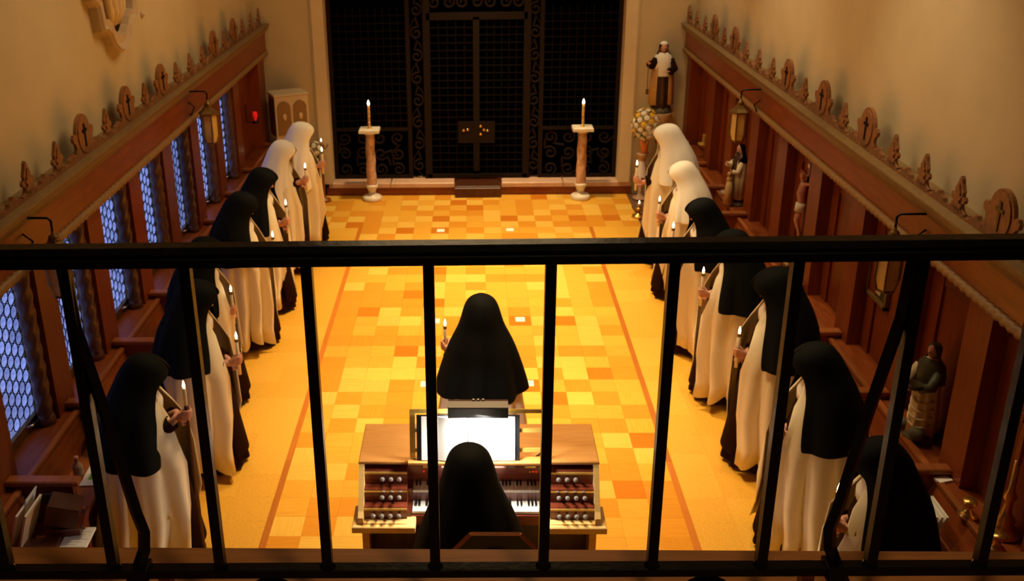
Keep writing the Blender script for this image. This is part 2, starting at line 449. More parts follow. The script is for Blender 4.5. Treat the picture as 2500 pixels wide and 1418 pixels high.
for sx, xc in ((-1, -0.825), (1, 0.87)):
    MB().tube([(xc+sx*0.085*sin((z-.1)*2*pi/0.65), 0.012, z) for z in [0.02+4.2*q/120 for q in range(121)]], 0.012, 6).build('vine_stem', G, gr, True)
    for k in range(12):
        inst('scroll', sc1, gr, (xc, 0, 0.2+k*0.325), (0, 0, 0 if (k+(sx > 0)) % 2 else pi))
for xa in (-1.93, 1.12):
    for i in range(4):
        for k in range(3):
            inst('scroll', sc2, gr, (xa+i*0.265, 0, 0.14+k*0.24), (0, rng.uniform(0, 6.28), 0 if (i+k) % 2 else pi))
for i in range(7):
    inst('scroll', sc1, gr, (-0.56+i*0.2, 0, 2.58), (0, rng.uniform(-0.6, 0.6), 0 if i % 2 else pi))

# ------------------------------------------------------------------ choir stalls, canopies, windows
def YK(side, k): return (-0.28-1.007*k) if side < 0 else (-0.05-1.01*k)
fin = [(0.09, 0), (0.088, .03), (0.06, .045), (0.043, .07), (.05, .082), (.068, .09), (.075, .112), (.062, .13), (.045, .124), (.04, .142), (.046, .155), (.036, .172), (.022, .20), (.012, .228), (0, .245)]
fin = fin + [(-a, b) for a, b in reversed(fin[:-1])]
ear = [(.19, 0), (.186, .03), (.152, .05), (.136, .09), (.146, .128), (.172, .145), (.18, .175), (.162, .20), (.138, .2), (.122, .185)]
fin = [(a*1.2, b) for a, b in fin]
ear = [(a*1.12, b) for a, b in ear]
top = [(0.137*cos(a), 0.165+0.155*sin(a)) for a in [0.15+(pi-0.3)*k/16 for k in range(17)]]
med = ear + top + [(-a, b) for a, b in reversed(ear)]
oval = [(0.113*cos(2*pi*k/28), 0.165+0.135*sin(2*pi*k/28)) for k in range(28)]
crx = [(a*1.25, b*1.1) for a, b in [(.009, -.08), (.009, .022), (.034, .022), (.034, .042), (.009, .042), (.009, .078), (-.009, .078), (-.009, .042), (-.034, .042), (-.034, .022), (-.009, .022), (-.009, -.08)]]
def shared(mb, name, mat, smooth=False):
    o = mb.build(name, mat, None, smooth); me = o.data; bpy.data.objects.remove(o); return me
# outlines lie in local Y-Z, facing local +X
AX = ((0, 1, 0), (0, 0, 1), (1, 0, 0))
fin_me = shared(MB().prism(fin, (0, 0, 0), *AX, -0.011, 0.011).prism([(a*.55, .05+b*.6) for a, b in fin], (0, 0, 0), *AX, 0.011, 0.019), 'finial', MT['carved'])
med_me = shared(MB().prism(med, (0, 0, 0), *AX, -0.012, 0.012), 'medallion', MT['carved'])
oval_me = shared(MB().prism(oval, (0, 0, 0), *AX, 0.012, 0.02), 'oval_boss', MT['carved'])
crx_me = shared(MB().prism([(a, .16+b) for a, b in crx], (0, 0, 0), *AX, 0.02, 0.026), 'cross', MT['black_paint'])
wav = [(-0.25, 0)]
for k in range(41):
    a = -0.25+0.5*k/40; d = abs(a)/0.25
    wav.append((a, 0.018+0.05*max(0, 1-abs(d-0.98)*9) + 0.055*max(0, 1-d*2.6)**0.7 + 0.01*sin(k*1.3)))
wav.append((0.25, 0))
wav_me = shared(MB().prism(wav, (0, 0, 0), *AX, -0.016, 0.014), 'scroll_strip', MT['carved'])

# twisted column
tw = MB(); rings = []
for j in range(121):
    z = 0.07+1.14*j/120; a0 = z*2*pi/0.42
    rings.append([((0.055+0.0055*cos(3*(2*pi*i/14-a0)))*cos(2*pi*i/14), (0.055+0.0055*cos(3*(2*pi*i/14-a0)))*sin(2*pi*i/14), z) for i in range(14)])
tw.loft(rings, True, True, True); tw.lathe([(0.066, 0), (0.066, 0.04), (0.058, 0.06), (0.055, 0.075)], n=14); tw.lathe([(0.055, 1.2), (0.064, 1.23), (0.066, 1.29)], n=14)
tw_me = shared(tw, 'twisted_column', MT['column'], True)

# bull's-eye roundels (facing local +X)
def disc(prof, n=12):
    return [[(z, r*cos(2*pi*i/n), r*1.0*sin(2*pi*i/n)) for i in range(n)] for r, z in prof]
rd_me = shared(MB().loft(disc([(0.0465, 0.0), (0.038, 0.006), (0.017, 0.003), (0.010, 0.009), (0.0008, 0.011)]), True, False, True), 'glass_roundel', MT['roundel'], True)
ring_mb = MB(); rr_ = []
for i in range(12):
    a = 2*pi*i/12
    rr_.append([(0.004+0.005*cos(b), (0.0475+0.0036*sin(b))*cos(a), (0.0475+0.0036*sin(b))*sin(a)) for b in (0, 2.1, 4.2)])
ring_mb.loft(rr_+[rr_[0]], True)

def stall_side(side):
    s = side
    left = s < 0
    nm = 'left' if left else 'right'
    ztop = 2.53 if left else 2.47
    zr = 2.13 if left else 2.105
    zl = 0.82 if left else 0.79
    X = lambda a, b: (min(s*a, s*b), max(s*a, s*b))
    yN, yF = -12.4, 0.29
    ca = thing('stall_canopy', 'dark wooden pillared canopy with carved cresting along the %s wall' % nm, 'canopy', (s*3.0, -4.0, 0))
    def part(x0, x1, y0, y1, z0, z1, name, mat, par=ca, bev=0):
        o = B(*X(x0, x1), y0, y1, z0, z1, name, mat, None, bev); o.parent = par
        o.matrix_parent_inverse = Matrix.Translation((-s*3.0, 4.0, 0)) if par is not None else Matrix()
        return o
    part(2.95, 3.12, yN, yF, zr+0.03, ztop-0.12, 'frieze', MT['stall'])
    # cornice moulding, stepped profile
    prof = [(3.12, ztop-0.13), (2.945, ztop-0.13), (2.93, ztop-0.10), (2.90, ztop-0.075), (2.885, ztop-0.045), (2.885, ztop-0.02), (2.87, ztop-0.015), (2.87, ztop), (3.12, ztop)]
    mb = MB().loft([[(s*a, y, z) for a, z in prof] for y in (yN, yF)], True, True, True)
    o = mb.build('cornice_moulding', MT['mould'], None); o.parent = ca; o.matrix_parent_inverse = Matrix.Translation((-s*3.0, 4.0, 0))
    mb = MB(); rings = []
    N = 640
    for j in range(N+1):
        y = yF+(-9.6-yF)*j/N; a0 = y*2*pi/0.24
        rings.append([(s*2.955+(0.036+0.007*cos(3*(2*pi*i/9-a0)))*cos(2*pi*i/9), y, zr+(0.036+0.007*cos(3*(2*pi*i/9-a0)))*sin(2*pi*i/9)) for i in range(9)])
    mb.loft(rings, True, True, True)
    o = mb.build('rope_moulding', MT['rope'], None, True); o.parent = ca; o.matrix_parent_inverse = Matrix.Translation((-s*3.0, 4.0, 0))
    part(2.97, 3.12, yN, yF, zr-0.03, zr+0.035, 'soffit_board', MT['stall'])
    # cresting
    y0 = 0.05 if left else 0.27
    for j in range(0, 20):
        y = y0-0.504*j
        loc = (s*2.97-s*3.0, y+4.0, ztop)
        rz = 0 if left else pi
        if j in (3, 5, 9, 11, 13, 17):
            o = inst('medallion', med_me, ca, loc, (0, 0, rz))
            ov = inst('oval_boss', oval_me, o)
            ov2 = inst('cross', crx_me, o, label='black cross on the oval medallion')
        else:
            inst('finial', fin_me, ca, loc, (0, 0, rz))
        inst('scroll_strip', wav_me, ca, (loc[0], loc[1]-0.252, loc[2]), (0, 0, rz))
    # pillars and end post
    for k in range(1, 12):
        y = YK(s, k)
        part(3.05, 3.24, y-0.145, y+0.145, zl, zr+0.02, 'pillar', MT['stall_z'], bev=0.006)
    part(3.0, 3.34, 0.06, yF, 0.0, zr+0.02, 'end_post', MT['stall_z'], bev=0.006)
    # ---------------- stall row
    sr = thing('choir_stall', 'row of dark wooden choir stalls along the %s wall, seats between low partitions' % nm, 'choir stall', (s*2.8, -4.0, 0))
    inv = Matrix.Translation((-s*2.8, 4.0, 0))
    def sp(x0, x1, y0, y1, z0, z1, name, mat, bev=0.0):
        o = B(*X(x0, x1), y0, y1, z0, z1, name, mat, None, bev); o.parent = sr; o.matrix_parent_inverse = inv; return o
    for k in range(0, 11):
        ya = YK(s, k+1); yb = YK(s, k) if k else 0.05
        sp(2.955, 3.33, ya+0.01, yb-0.01, zl-0.035, zl, 'ledge', MT['stall'], 0.005)
        sp(2.945, 2.985, ya+0.01, yb-0.01, zl-0.02, zl+0.012, 'ledge_edge', MT['stall_light'], 0.006)
        # sloping back board
        mb = MB().loft([[(s*a, y, z) for a, z in ((2.98, zl-0.035), (2.95, zl-0.035), (2.88, 0.58), (2.92, 0.58))] for y in (ya+0.03, yb-0.03)], True, True, True)
        o = mb.build('backrest', MT['stall'], None); o.parent = sr; o.matrix_parent_inverse = inv
        sp(2.60, 2.93, ya+0.03, yb-0.03, 0.545, 0.58, 'seat', MT['stall_light'], 0.008)
        sp(2.64, 2.68, ya+0.03, yb-0.03, 0.0, 0.545, 'seat_front', MT['stall'])
    for k in range(0, 12):
        y = YK(s, k) if k else (0.0 if left else 0.03)
        # partition with stepped outline
        out = [(3.04, 0), (2.57, 0), (2.57, 0.62), (2.58, 0.66), (2.61, 0.70), (2.62, zl+0.035), (3.04, zl+0.035)]
        mb = MB().loft([[(s*a, yy, z) for a, z in out] for yy in (y-0.022, y+0.022)], True, True, True)
        o = mb.build('partition', MT['stall'], None); o.parent = sr; o.matrix_parent_inverse = inv
        sp(2.57, 3.05, y-0.042, y+0.042, zl+0.035, zl+0.068, 'partition_cap', MT['stall_light'], 0.008)
    sp(3.02, 3.4, yN, 0.05, 0.0, zl-0.04, 'carcass', MT['stall'])
    # ---------------- recesses
    if left:
        for k in range(1, 9):
            ya, yb = YK(s, k+1)+0.145, YK(s, k)-0.145
            wn = struct(bpy.data.objects.new('window_%d' % k, None)); COL.objects.link(wn)
            wn.location = (-3.205, (ya+yb)/2, zl); wn['label'] = "leaded bull's-eye window between two pillars of the left stalls"
            if k == 8: del wn['label']
            wd, ht = yb-ya, zr-zl
            MB().box(-0.02, -0.012, -wd/2, wd/2, 0, ht).build('glass_sheet', MT['sheet'], wn)
            fr = MB().box(-0.03, 0.02, -wd/2, wd/2, 0, 0.08).box(-0.03, 0.02, -wd/2, wd/2, ht-0.03, ht).box(-0.03, 0.02, -wd/2, -wd/2+0.03, 0, ht).box(-0.03, 0.02, wd/2-0.03, wd/2, 0, ht)
            fr.build('window_frame', MT['dull_brass'], wn)
            lead = MB(); rest = MB(); many = k in (5, 6, 7)
            cols = 8; px = (wd-0.06)/cols; pz = 0.1
            for c in range(cols):
                yy = -wd/2+0.03+(c+0.5)*px
                nrow = int((ht-0.11)/pz)
                for rI in range(nrow + (c % 2 == 0)):
                    zz = 0.085+(rI+0.5)*pz + (0 if c % 2 == 0 else pz/2)
                    if zz > ht-0.06: continue
                    if many: inst('glass_roundel', rd_me, wn, (-0.008, yy, zz))
                    else:
                        md_ = rd_me
                        vs = [(v.co.x-0.008, v.co.y+yy, v.co.z+zz) for v in md_.vertices]
                        rest.add(vs, [tuple(p.vertices) for p in md_.polygons])
                    lead.add([(a-0.008, b+yy, cc+zz) for a, b, cc in ring_mb.v], ring_mb.f)
            lead.build('leading', MT['lead'], wn)
            if not many: rest.build('glass_roundels', MT['roundel'], wn, True, kind='stuff')
            MB().tube([(0.02, wd/2-0.24, 0.06), (0.045, wd/2-0.2, 0.06), (0.05, wd/2-0.12, 0.055)], 0.009, 6).build('window_latch', MT['silver'], wn, True)
            inst('twisted_column', tw_me, ca, (-3.118+3.0, yb-0.067+4.0, zl))
        part(3.15, 3.249, YK(s, 1)+0.146, 0.05, zl, zr+0.02, 'recess_panel', MT['stall_z'])
        part(3.0, 3.15, -0.12, 0.055, zl, zr, 'panel_stile', MT['stall_z'])
        part(3.25, 3.4, yN, yF, zl, zr+0.02, 'outer_frame', MT['dark_wood'])
    else:
        for k in range(0, 11):
            ya = YK(s, k+1); yb = YK(s, k) if k else 0.1
            part(3.18, 3.36, ya, yb, zl, zr+0.02, 'recess_panel', MT['stall_z'])
            part(3.16, 3.18, yb-0.30, yb-0.146, zl, zr+0.02, 'panel_stile', MT['stall_z'])
            part(3.168, 3.18, ya+0.15, yb-0.30, zr-0.28, zr-0.1, 'panel_rail', MT['stall_z'])
    return ca, sr
canL, stL = stall_side(-1)
canR, stR = stall_side(1)

# ------------------------------------------------------------------ people
def capsule(mb, a, b, ra, rb, n=10):
    a, b = Vector(a), Vector(b)
    pts = [a.lerp(b, k/3) for k in range(4)]
    mb.tube(pts, [ra+(rb-ra)*k/3 for k in range(4)], n)
    mb.ell(a, (ra, ra, ra), None, n, 6); mb.ell(b, (rb, rb, rb), None, n, 6)
def elbow_of(sh, wr, l1, l2, pole):
    d = wr-sh; L = min(d.length, (l1+l2)*0.985); d = d.normalized()
    a = (l1*l1-l2*l2+L*L)/(2*L); h = sqrt(max(l1*l1-a*a, 1e-5))
    p = (pole-d*pole.dot(d)).normalized()
    return sh+d*a+p*h
def hand(mb, grip, wrist, side):
    """hand closed round a vertical candle through grip; side=+1 left hand, -1 right hand"""
    v = grip-wrist; v.z *= 0.3; v = v.normalized()
    lat = Vector((-v.y, v.x, 0)).normalized()*side          # direction to the thumb-free side
    up = Vector((0, 0, 1))
    knuck = grip - v*0.018 + lat*0.026
    palm0 = wrist.lerp(grip - v*0.03 + lat*0.012, 0.25)
    # palm: flattened hull from wrist to knuckles
    for t, wz, wt in ((0.15, 0.022, 0.017), (0.5, 0.032, 0.016), (0.85, 0.037, 0.014), (1.0, 0.037, 0.012)):
        c = wrist.lerp(knuck, t)
        ang = atan2(v.y, v.x)
        mb.ell(c, (0.022, wt, wz), Rz(ang), 10, 6)
    # four fingers stacked along the candle, wrapping round the front
    for k, (dz, ln, r) in enumerate(((0.031, 0.95, 0.0085), (0.0105, 1.05, 0.0088), (-0.0105, 1.0, 0.0086), (-0.031, 0.82, 0.0076))):
        p0 = knuck + up*dz
        p1 = grip + v*(0.010) + lat*0.030 + up*(dz*0.95)
        p2 = grip + v*(0.028*ln) + lat*0.010 + up*(dz*0.9)
        p3 = grip + v*(0.024*ln) - lat*0.016*ln + up*(dz*0.88)
        p4 = grip + v*(0.006) - lat*0.026*ln + up*(dz*0.86)
        mb.tube([p0, p1, p2, p3, p4], [r*1.1, r*1.05, r, r*0.95, r*0.8], 7)
        mb.ell(p4, (r*.8, r*.8, r*.8), None, 7, 5)
    # thumb from the side of the palm near its base
    t0 = wrist.lerp(knuck, 0.4) - lat*0.012 + up*0.018
    t1 = grip - v*0.022 - lat*0.020 + up*0.030
    t2 = grip - v*0.004 - lat*0.027 + up*0.040
    t3 = grip + v*0.016 - lat*0.022 + up*0.044
    mb.tube([t0, t1, t2, t3], [0.013, 0.0115, 0.010, 0.008], 7)
    mb.ell(t3, (0.008, 0.008, 0.008), None, 7, 5)
def loose_hand(mb, wrist, d, side):
    """relaxed curled hand laid on the other arm or on keys"""
    v = d.normalized(); lat = Vector((-v.y, v.x, 0)).normalized(); up = Vector((0, 0, 1))
    ang = atan2(v.y, v.x)
    for t in (0.02, 0.045, 0.07):
        mb.ell(wrist+v*t, (0.024, 0.036 if t > .03 else .027, 0.014), Rz(ang), 10, 6)
    for k, (o, ln) in enumerate(((-0.029, .072), (-0.0098, .08), (0.0098, .075), (0.029, .058))):
        b = wrist+v*0.085+lat*o
        mb.tube([b-v*0.02, b, b+v*ln*0.5-up*0.006, b+v*ln*0.85-up*0.024, b+v*ln*0.8-up*0.04], [.009, .009, .0085, .008, .007], 7)
    b = wrist+v*0.03-lat*side*0.026
    mb.tube([b, b+v*0.03-lat*side*0.018-up*0.006, b+v*0.06-lat*side*0.016-up*0.014], [.012, .0105, .008], 7)

def shell(rings, n, seed, folds=9, bias=0.0):
    """open draped shell. rings: (cx, cz, front, back, sidewidth, gap_deg, foldamount, tilt)"""
    R = random.Random(seed); ph = [R.uniform(0, 6.28) for _ in range(4)]
    out = []
    for (cx, cz, f, b, sd, gap, fa, tilt) in rings:
        g = radians(gap); ring = []
        for i in range(n+1):
            a = g + (2*pi-2*g)*i/n
            u = i/n
            k = 1 + fa*(1.5*(abs(sin(folds*0.5*a+ph[0]+0.5*sin(2.3*a+ph[1])))-0.66) + 0.35*sin((folds*1.3)*a+ph[1]) + 0.25*sin(3.1*a+ph[2]) + bias)
            ca, sa = cos(a), sin(a)
            x = (f if ca > 0 else b)*ca*k; y = sd*sa*k; z = fa*0.12*sin(folds*0.5*a+ph[3])
            ring.append((cx + x*cos(tilt)+z*sin(tilt), y, cz - x*sin(tilt)+z))
        out.append(ring)
    return out
def body_mesh(mb, name, parent, vox):
    o = mb.build(name, MT['skin'], parent, True)
    md = o.modifiers.new('one_surface', 'REMESH'); md.mode = 'VOXEL'; md.voxel_size = vox; md.use_smooth_shade = True
    sm_ = o.modifiers.new('soft', 'SMOOTH'); sm_.factor = 0.5; sm_.iterations = 3
    dg = bpy.context.evaluated_depsgraph_get()
    me = bpy.data.meshes.new_from_object(o.evaluated_get(dg))
    o.modifiers.clear(); old = o.data; o.data = me; bpy.data.meshes.remove(old)
    me.name = name
    me.polygons.foreach_set('use_smooth', [True]*len(me.polygons))
    if not me.materials: me.materials.append(MT['skin'])
    return o

def nun(label, head, rot, veil, gripw, near, seed, bow=0.45, seated=False, group=None, drop=0.0, veil_len=0.66, spread=1.0, fdist=0.10, keys=None, turn=False):
    """head = world point of the veil's crown; rot = facing; gripw = world point where the near hand holds; near=+1 left hand"""
    R = random.Random(seed)
    h = head[2] + drop
    if turn and gripw is not None:
        for _ in range(4):
            rx = Vector((head[0], head[1])) - Vector((cos(rot), sin(rot)))*fdist
            dv = Vector((gripw[0], gripw[1])) - rx
            rot = atan2(dv.y, dv.x) - near*math.asin(min(0.9, 0.05/dv.length))
    k = (h/1.62) if not seated else (h/1.40)
    rootxy = Vector((head[0], head[1], 0)) - Rz(rot) @ Vector((fdist*k, 0, 0))
    root = thing('person', label, 'person', rootxy, rot, group)
    dz = -0.22 if seated else 0.0          # seated torso is lower
    Z = lambda z: (z+dz)*k if seated else z*k
    P = lambda x, y, z: Vector((x*k, y*k, Z(z)))
    lean = 0.05
    neck = P(lean, 0, 1.35)
    hc = neck + Vector((0.035+0.07*sin(bow), 0, 0.135*cos(bow)*0.95))*k
    hc.z = h - 0.128*k
    hc.x = fdist*k + 0.012
    Rh = Ry(bow)
    hp = lambda x, y, z: hc + Rh @ (Vector((x, y, z))*k)
    # ---- body (one continuous surface)
    mb = MB()
    pel = P(0, 0, 0.88)
    mb.ell(pel, (0.115*k, 0.155*k, 0.12*k))
    capsule(mb, pel, P(0.01, 0, 1.05), 0.115*k, 0.105*k)
    mb.ell(P(0.02, 0, 1.18), (0.105*k, 0.15*k, 0.16*k))
    capsule(mb, P(0.02, -0.115, 1.295), P(0.02, 0.115, 1.295), 0.056*k, 0.056*k)
    capsule(mb, P(0.02, 0, 1.28), hp(-0.02, 0, -0.07), 0.062*k, 0.05*k)
    mb.ell(hp(-0.012, 0, 0.02), (0.092*k, 0.076*k, 0.095*k), Rh, 16, 10)
    mb.ell(hp(0.022, 0, -0.035), (0.066*k, 0.06*k, 0.085*k), Rh, 14, 10)
    mb.ell(hp(0.062, 0, -0.098), (0.024*k, 0.026*k, 0.02*k), Rh)           # chin
    mb.tube([hp(0.083, 0, 0.012), hp(0.098, 0, -0.018), hp(0.108, 0, -0.036), hp(0.088, 0, -0.046)], [0.008*k, 0.011*k, 0.014*k, 0.012*k], 8)
    for sy in (-1, 1):
        mb.ell(hp(0.070, sy*0.034, -0.022), (0.02*k, 0.024*k, 0.022*k), Rh)  # cheek
        mb.ell(hp(0.076, sy*0.030, 0.030), (0.014*k, 0.026*k, 0.008*k), Rh)  # brow
        mb.ell(hp(-0.01, sy*0.078, -0.01), (0.022*k, 0.01*k, 0.032*k), Rh)   # ear
    mb.ell(hp(0.084, 0, -0.066), (0.011*k, 0.024*k, 0.006*k), Rh); mb.ell(hp(0.083, 0, -0.076), (0.011*k, 0.021*k, 0.007*k), Rh)
    if seated:
        for sy in (-1, 1):
            capsule(mb, P(0, sy*0.09, 0.86), P(0.40, sy*0.11, 0.84), 0.085*k, 0.06*k)
            capsule(mb, P(0.40, sy*0.11, 0.84), P(0.36, sy*0.11, 0.30), 0.055*k, 0.04*k)
    else:
        for sy in (-1, 1):
            capsule(mb, P(0, sy*0.085, 0.84), P(0.015, sy*0.085, 0.46), 0.08*k, 0.055*k)
            capsule(mb, P(0.015, sy*0.085, 0.46), P(0, sy*0.085, 0.09), 0.052*k, 0.036*k)
    inv = Rz(-rot)
    grip = inv @ (Vector(gripw) - rootxy) if gripw is not None else None
    sleeves = []
    for sy in (near, -near):
        sh = P(0.02, sy*0.145, 1.29)
        if keys is not None:
            wr = P(keys[0], sy*keys[1], keys[2]); d = Vector((1, -sy*0.15, -0.1))
        elif sy == near:
            d = (grip - sh); dd = Vector((d.x, d.y, 0)).normalized()
            wr = grip - dd*0.078*k - Vector((0, 0, 0.03*k))
            lim = 0.49*k
            if (wr-sh).length > lim: wr = sh + (wr-sh).normalized()*lim
        else:
            wr = Vector((grip.x*0.72, grip.y*0.4 + sy*0.05*k, grip.z-0.06*k)); d = Vector((0.6, -sy*0.8, 0.05))
            lim = 0.47*k
            if (wr-sh).length > lim: wr = sh + (wr-sh).normalized()*lim
        el = elbow_of(sh, wr, 0.27*k, 0.245*k, Vector((-0.30, sy*0.10, -0.95)))
        capsule(mb, sh, el, 0.05*k, 0.04*k); capsule(mb, el, wr, 0.038*k, 0.026*k)
        if sy == near and keys is None: hand(mb, grip, wr, sy)
        else: loose_hand(mb, wr, d, sy)
        sleeves.append((sh, el, wr, sy))
    body_mesh(mb, 'body', root, 0.0062)
    for sy in (-1, 1):
        MB().ell(hp(0.077, sy*0.029, 0.010), (0.009*k, 0.013*k, 0.007*k), Rh, 8, 6).build('eye', MT['eye'], root, True)
    # ---- sleeves
    for sh, el, wr, sy in sleeves:
        fa = (wr-el).normalized()
        cuff = wr - fa*0.035*k
        pts = [sh, sh.lerp(el, .5), el.lerp(sh, .12), el.lerp(cuff, .15), el.lerp(cuff, .6), cuff]
        o = MB().tube(pts, [0.056*k, 0.05*k, 0.047*k, 0.047*k, 0.049*k, 0.052*k], 14, False).build('sleeve', MT['habit'], root, True)
        solid(o, 0.006)
    # ---- habit
    if seated:
        rg = []
        for (x, z, a, b) in ((0.02, 1.30, .11, .16), (0.01, 1.05, .13, .18), (0.03, 0.90, .17, .22)):
            rg.append([(x*k+a*k*cos(t), b*k*sin(t), Z(z)) for t in [2*pi*i/36 for i in range(36)]])
        for (x, z, a, b) in ((0.2, 0.80, .36, .25), (0.22, 0.60, .34, .27), (0.22, 0.26, .36, .30)):
            rg.append([(x*k+a*k*cos(t), b*k*sin(t)*(1+.03*sin(7*t)), Z(z)) for t in [2*pi*i/36 for i in range(36)]])
        MB().loft(rg, True, True, True).build('habit', MT['habit'], root, True)
    else:
        n = 72; rg = []; ph = R.uniform(0, 6)
        for (x, z, f, b, sd, fa) in ((0.03, 1.33, .09, .08, .11, 0), (0.03, 1.24, .125, .11, .165, 0), (0.02, 1.02, .17, .13, .175, .02), (0.01, 0.8, .22, .15, .195, .03), (0.0, 0.4, .285, .19, .225, .05), (0.0, 0.06, .345, .23, .26, .06), (0.0, 0.035, .345, .23, .26, .06)):
            rg.append([(x*k+(f if cos(t) > 0 else b)*k*cos(t)*(1+fa*sin(11*t+ph)), sd*k*sin(t)*(1+fa*sin(11*t+ph)), z*k) for t in [2*pi*i/n for i in range(n)]])
        MB().loft(rg, True, True, True).build('habit', MT['habit'], root, True)
        # scapular panel in front
        rg = []
        for z, x, wd in ((1.27, .165, .11), (1.05, .215, .13), (0.8, .26, .14), (0.45, .315, .155), (0.13, .365, .165)):
            rg.append([((x-0.06*(q/1.0)**2)*k, q*wd*k, z*k) for q in [-1+2*i/10 for i in range(11)]])
        solid(MB().loft(rg, False).build('scapular', MT['habit'], root, True), 0.008)
        for sy in (-1, 1):
            sh_ = MB(); rr2 = []
            for x, wv, hh in ((-0.03, .03, .05), (0.04, .042, .075), (0.13, .046, .05), (0.20, .042, .04), (0.235, .02, .02)):
                rr2.append([(x*k+0.08*k, sy*0.085*k+wv*k*cos(t), max(0.001, (hh*0.5+hh*0.5*sin(t))*k)) for t in [2*pi*i/12 for i in range(12)]])
            sh_.loft(rr2, True, True, True).build('shoe', MT['shoe'], root, True)
    # ---- wimple: coif round the face and bib on the chest
    rg = []
    for z, f, b, sd, gap in ((0.112, .05, .05, .05, 0), (0.085, .094, .085, .075, 8), (0.05, .105, .108, .088, 34), (0.0, .104, .112, .092, 44), (-0.05, .098, .106, .09, 44), (-0.09, .092, .095, .086, 30), (-0.125, .075, .08, .075, 4)):
        g = radians(gap); ring = []
        for i in range(25):
            a = g+(2*pi-2*g)*i/24
            ring.append(tuple(hp((f if cos(a) > 0 else b)*cos(a)-0.004, sd*sin(a), z)))
        rg.append(ring)
    mbw = MB().loft(rg, False)
    rg = []
    for z, x, f, b, sd in ((1.42, lean+.025, .075, .075, .07), (1.35, lean, .10, .09, .10), (1.27, lean, .135, .11, .15), (1.19, lean-.01, .14, .11, .165)):
        rg.append([(x*k+(f if cos(t) > 0 else b)*k*cos(t), sd*k*sin(t), Z(z)) for t in [2*pi*i/24 for i in range(24)]])
    mbw.loft(rg, True)
    solid(mbw.build('wimple', MT['linen'], root, True), 0.003)
    # ---- mantle
    zf = 0.47 if seated else 0.11
    rings = [(lean, 1.385, .085, .085, .088, 20, 0, 0), (lean-.005, 1.35, .115, .11, .13, 22, 0, 0), (0.035, 1.30, .145, .14, .18, 22, .0, 0), (0.025, 1.2, .215, .175, .23, 24, .01, 0),
             (0.02, 1.05, .315, .215, .275, 37, .02, 0), (0.015, 0.86, .33, .24, .295, 27, .06, 0), (0.01, 0.5, .335, .28, .335, 24, .14, 0), (0.0, 0.25, .32, .305, .355, 29, .18, 0), (0, zf, .33, .325, .37, 30, .24, 0)]
    if seated: rings = [q for q in rings if q[1] > 0.7] + [(0.01, 0.66, .24, .25, .31, 44, .05, 0)]
    rings = [(a*k, Z(b), c*k*spread, d*k*spread, e*k*spread, g, fa, t) for a, b, c, d, e, g, fa, t in rings]
    solid(MB().loft(shell(rings, 132, seed+1, folds=12), False).build('mantle', MT['mantle'], root, True), 0.008)
    # ---- veil
    e = hc; vl = veil_len
    up = Rh @ Vector((0, 0, 1))
    def vr(u, f, b, sd, gap, tilt, fa=0.0, sx=0.0):
        c = e + up*(u*k); return (c.x+sx*k, c.z, f*k, b*k, sd*k, gap, fa, tilt)
    zt = h
    rings = [vr(.129, .001, .001, .001, 0, bow), vr(.119, .055, .052, .047, 0, bow), vr(.100, .108, .105, .084, 6, bow), vr(.068, .142, .145, .112, 20, bow),
             vr(.02, .152, .165, .130, 38, bow, .008), vr(-.045, .145, .182, .146, 46, bow*0.6, .02)]
    nzv = neck.z
    q0 = rings[-1]
    tz = zt - vl*k
    def lv(t, f, b, sd, gap, fa, cx):
        return (cx*k, q0[1]+(tz-q0[1])*t, f*k, b*k, sd*k, gap, fa, bow*0.8*(1-t))
    sp_ = spread
    rings += [lv(.15, .155, .198, .172, 46, .02, lean+.02), lv(.30, .185, .222, .222*sp_, 47, .025, lean), lv(.55, .255, .27, .272*sp_, 50, .04, .03), lv(.8, .31, .29, .308*sp_, 54, .06, .02), lv(1.0, .335, .31, .332*sp_, 56, .08, .015)]
    vm = MT['veil'] if veil == 'black' else MT['white_veil']
    o = MB().loft(shell(rings, 84, seed+2, folds=7, bias=0.5), False).build('veil', vm, root, True, label=('%s veil' % veil))
    solid(o, 0.005)
    sb = o.modifiers.new('smooth', 'SUBSURF'); sb.levels = 1; sb.render_levels = 1
    return root

def candle(loc_grip, top_z, label, below=0.13, r=0.0135, gold=False, group='lit candles held by the people in the rows'):
    x, y, z = loc_grip
    z0 = z-below
    t = thing('candle', label, 'candle', (x, y, z0), 0, group)
    H = top_z-0.03-z0
    MB().lathe([(r, 0), (r*1.02, H*0.5), (r, H-0.002), (r*0.7, H)], n=12).build('wax', MT['wax'], t, True)
    MB().lathe([(r*1.15, H-0.028), (r*1.2, H-0.024), (r*1.15, H-0.008), (r*0.9, H-0.004)], n=12).build('follower', MT['dull_brass'], t, True, label='dark brass candle follower')
    MB().lathe([(0.0015, H-0.004), (0.0075, H+0.008), (0.0098, H+0.018), (0.0068, H+0.034), (0.0008, H+0.056)], n=10).build('flame', MT['flame'], t, True)
    return t

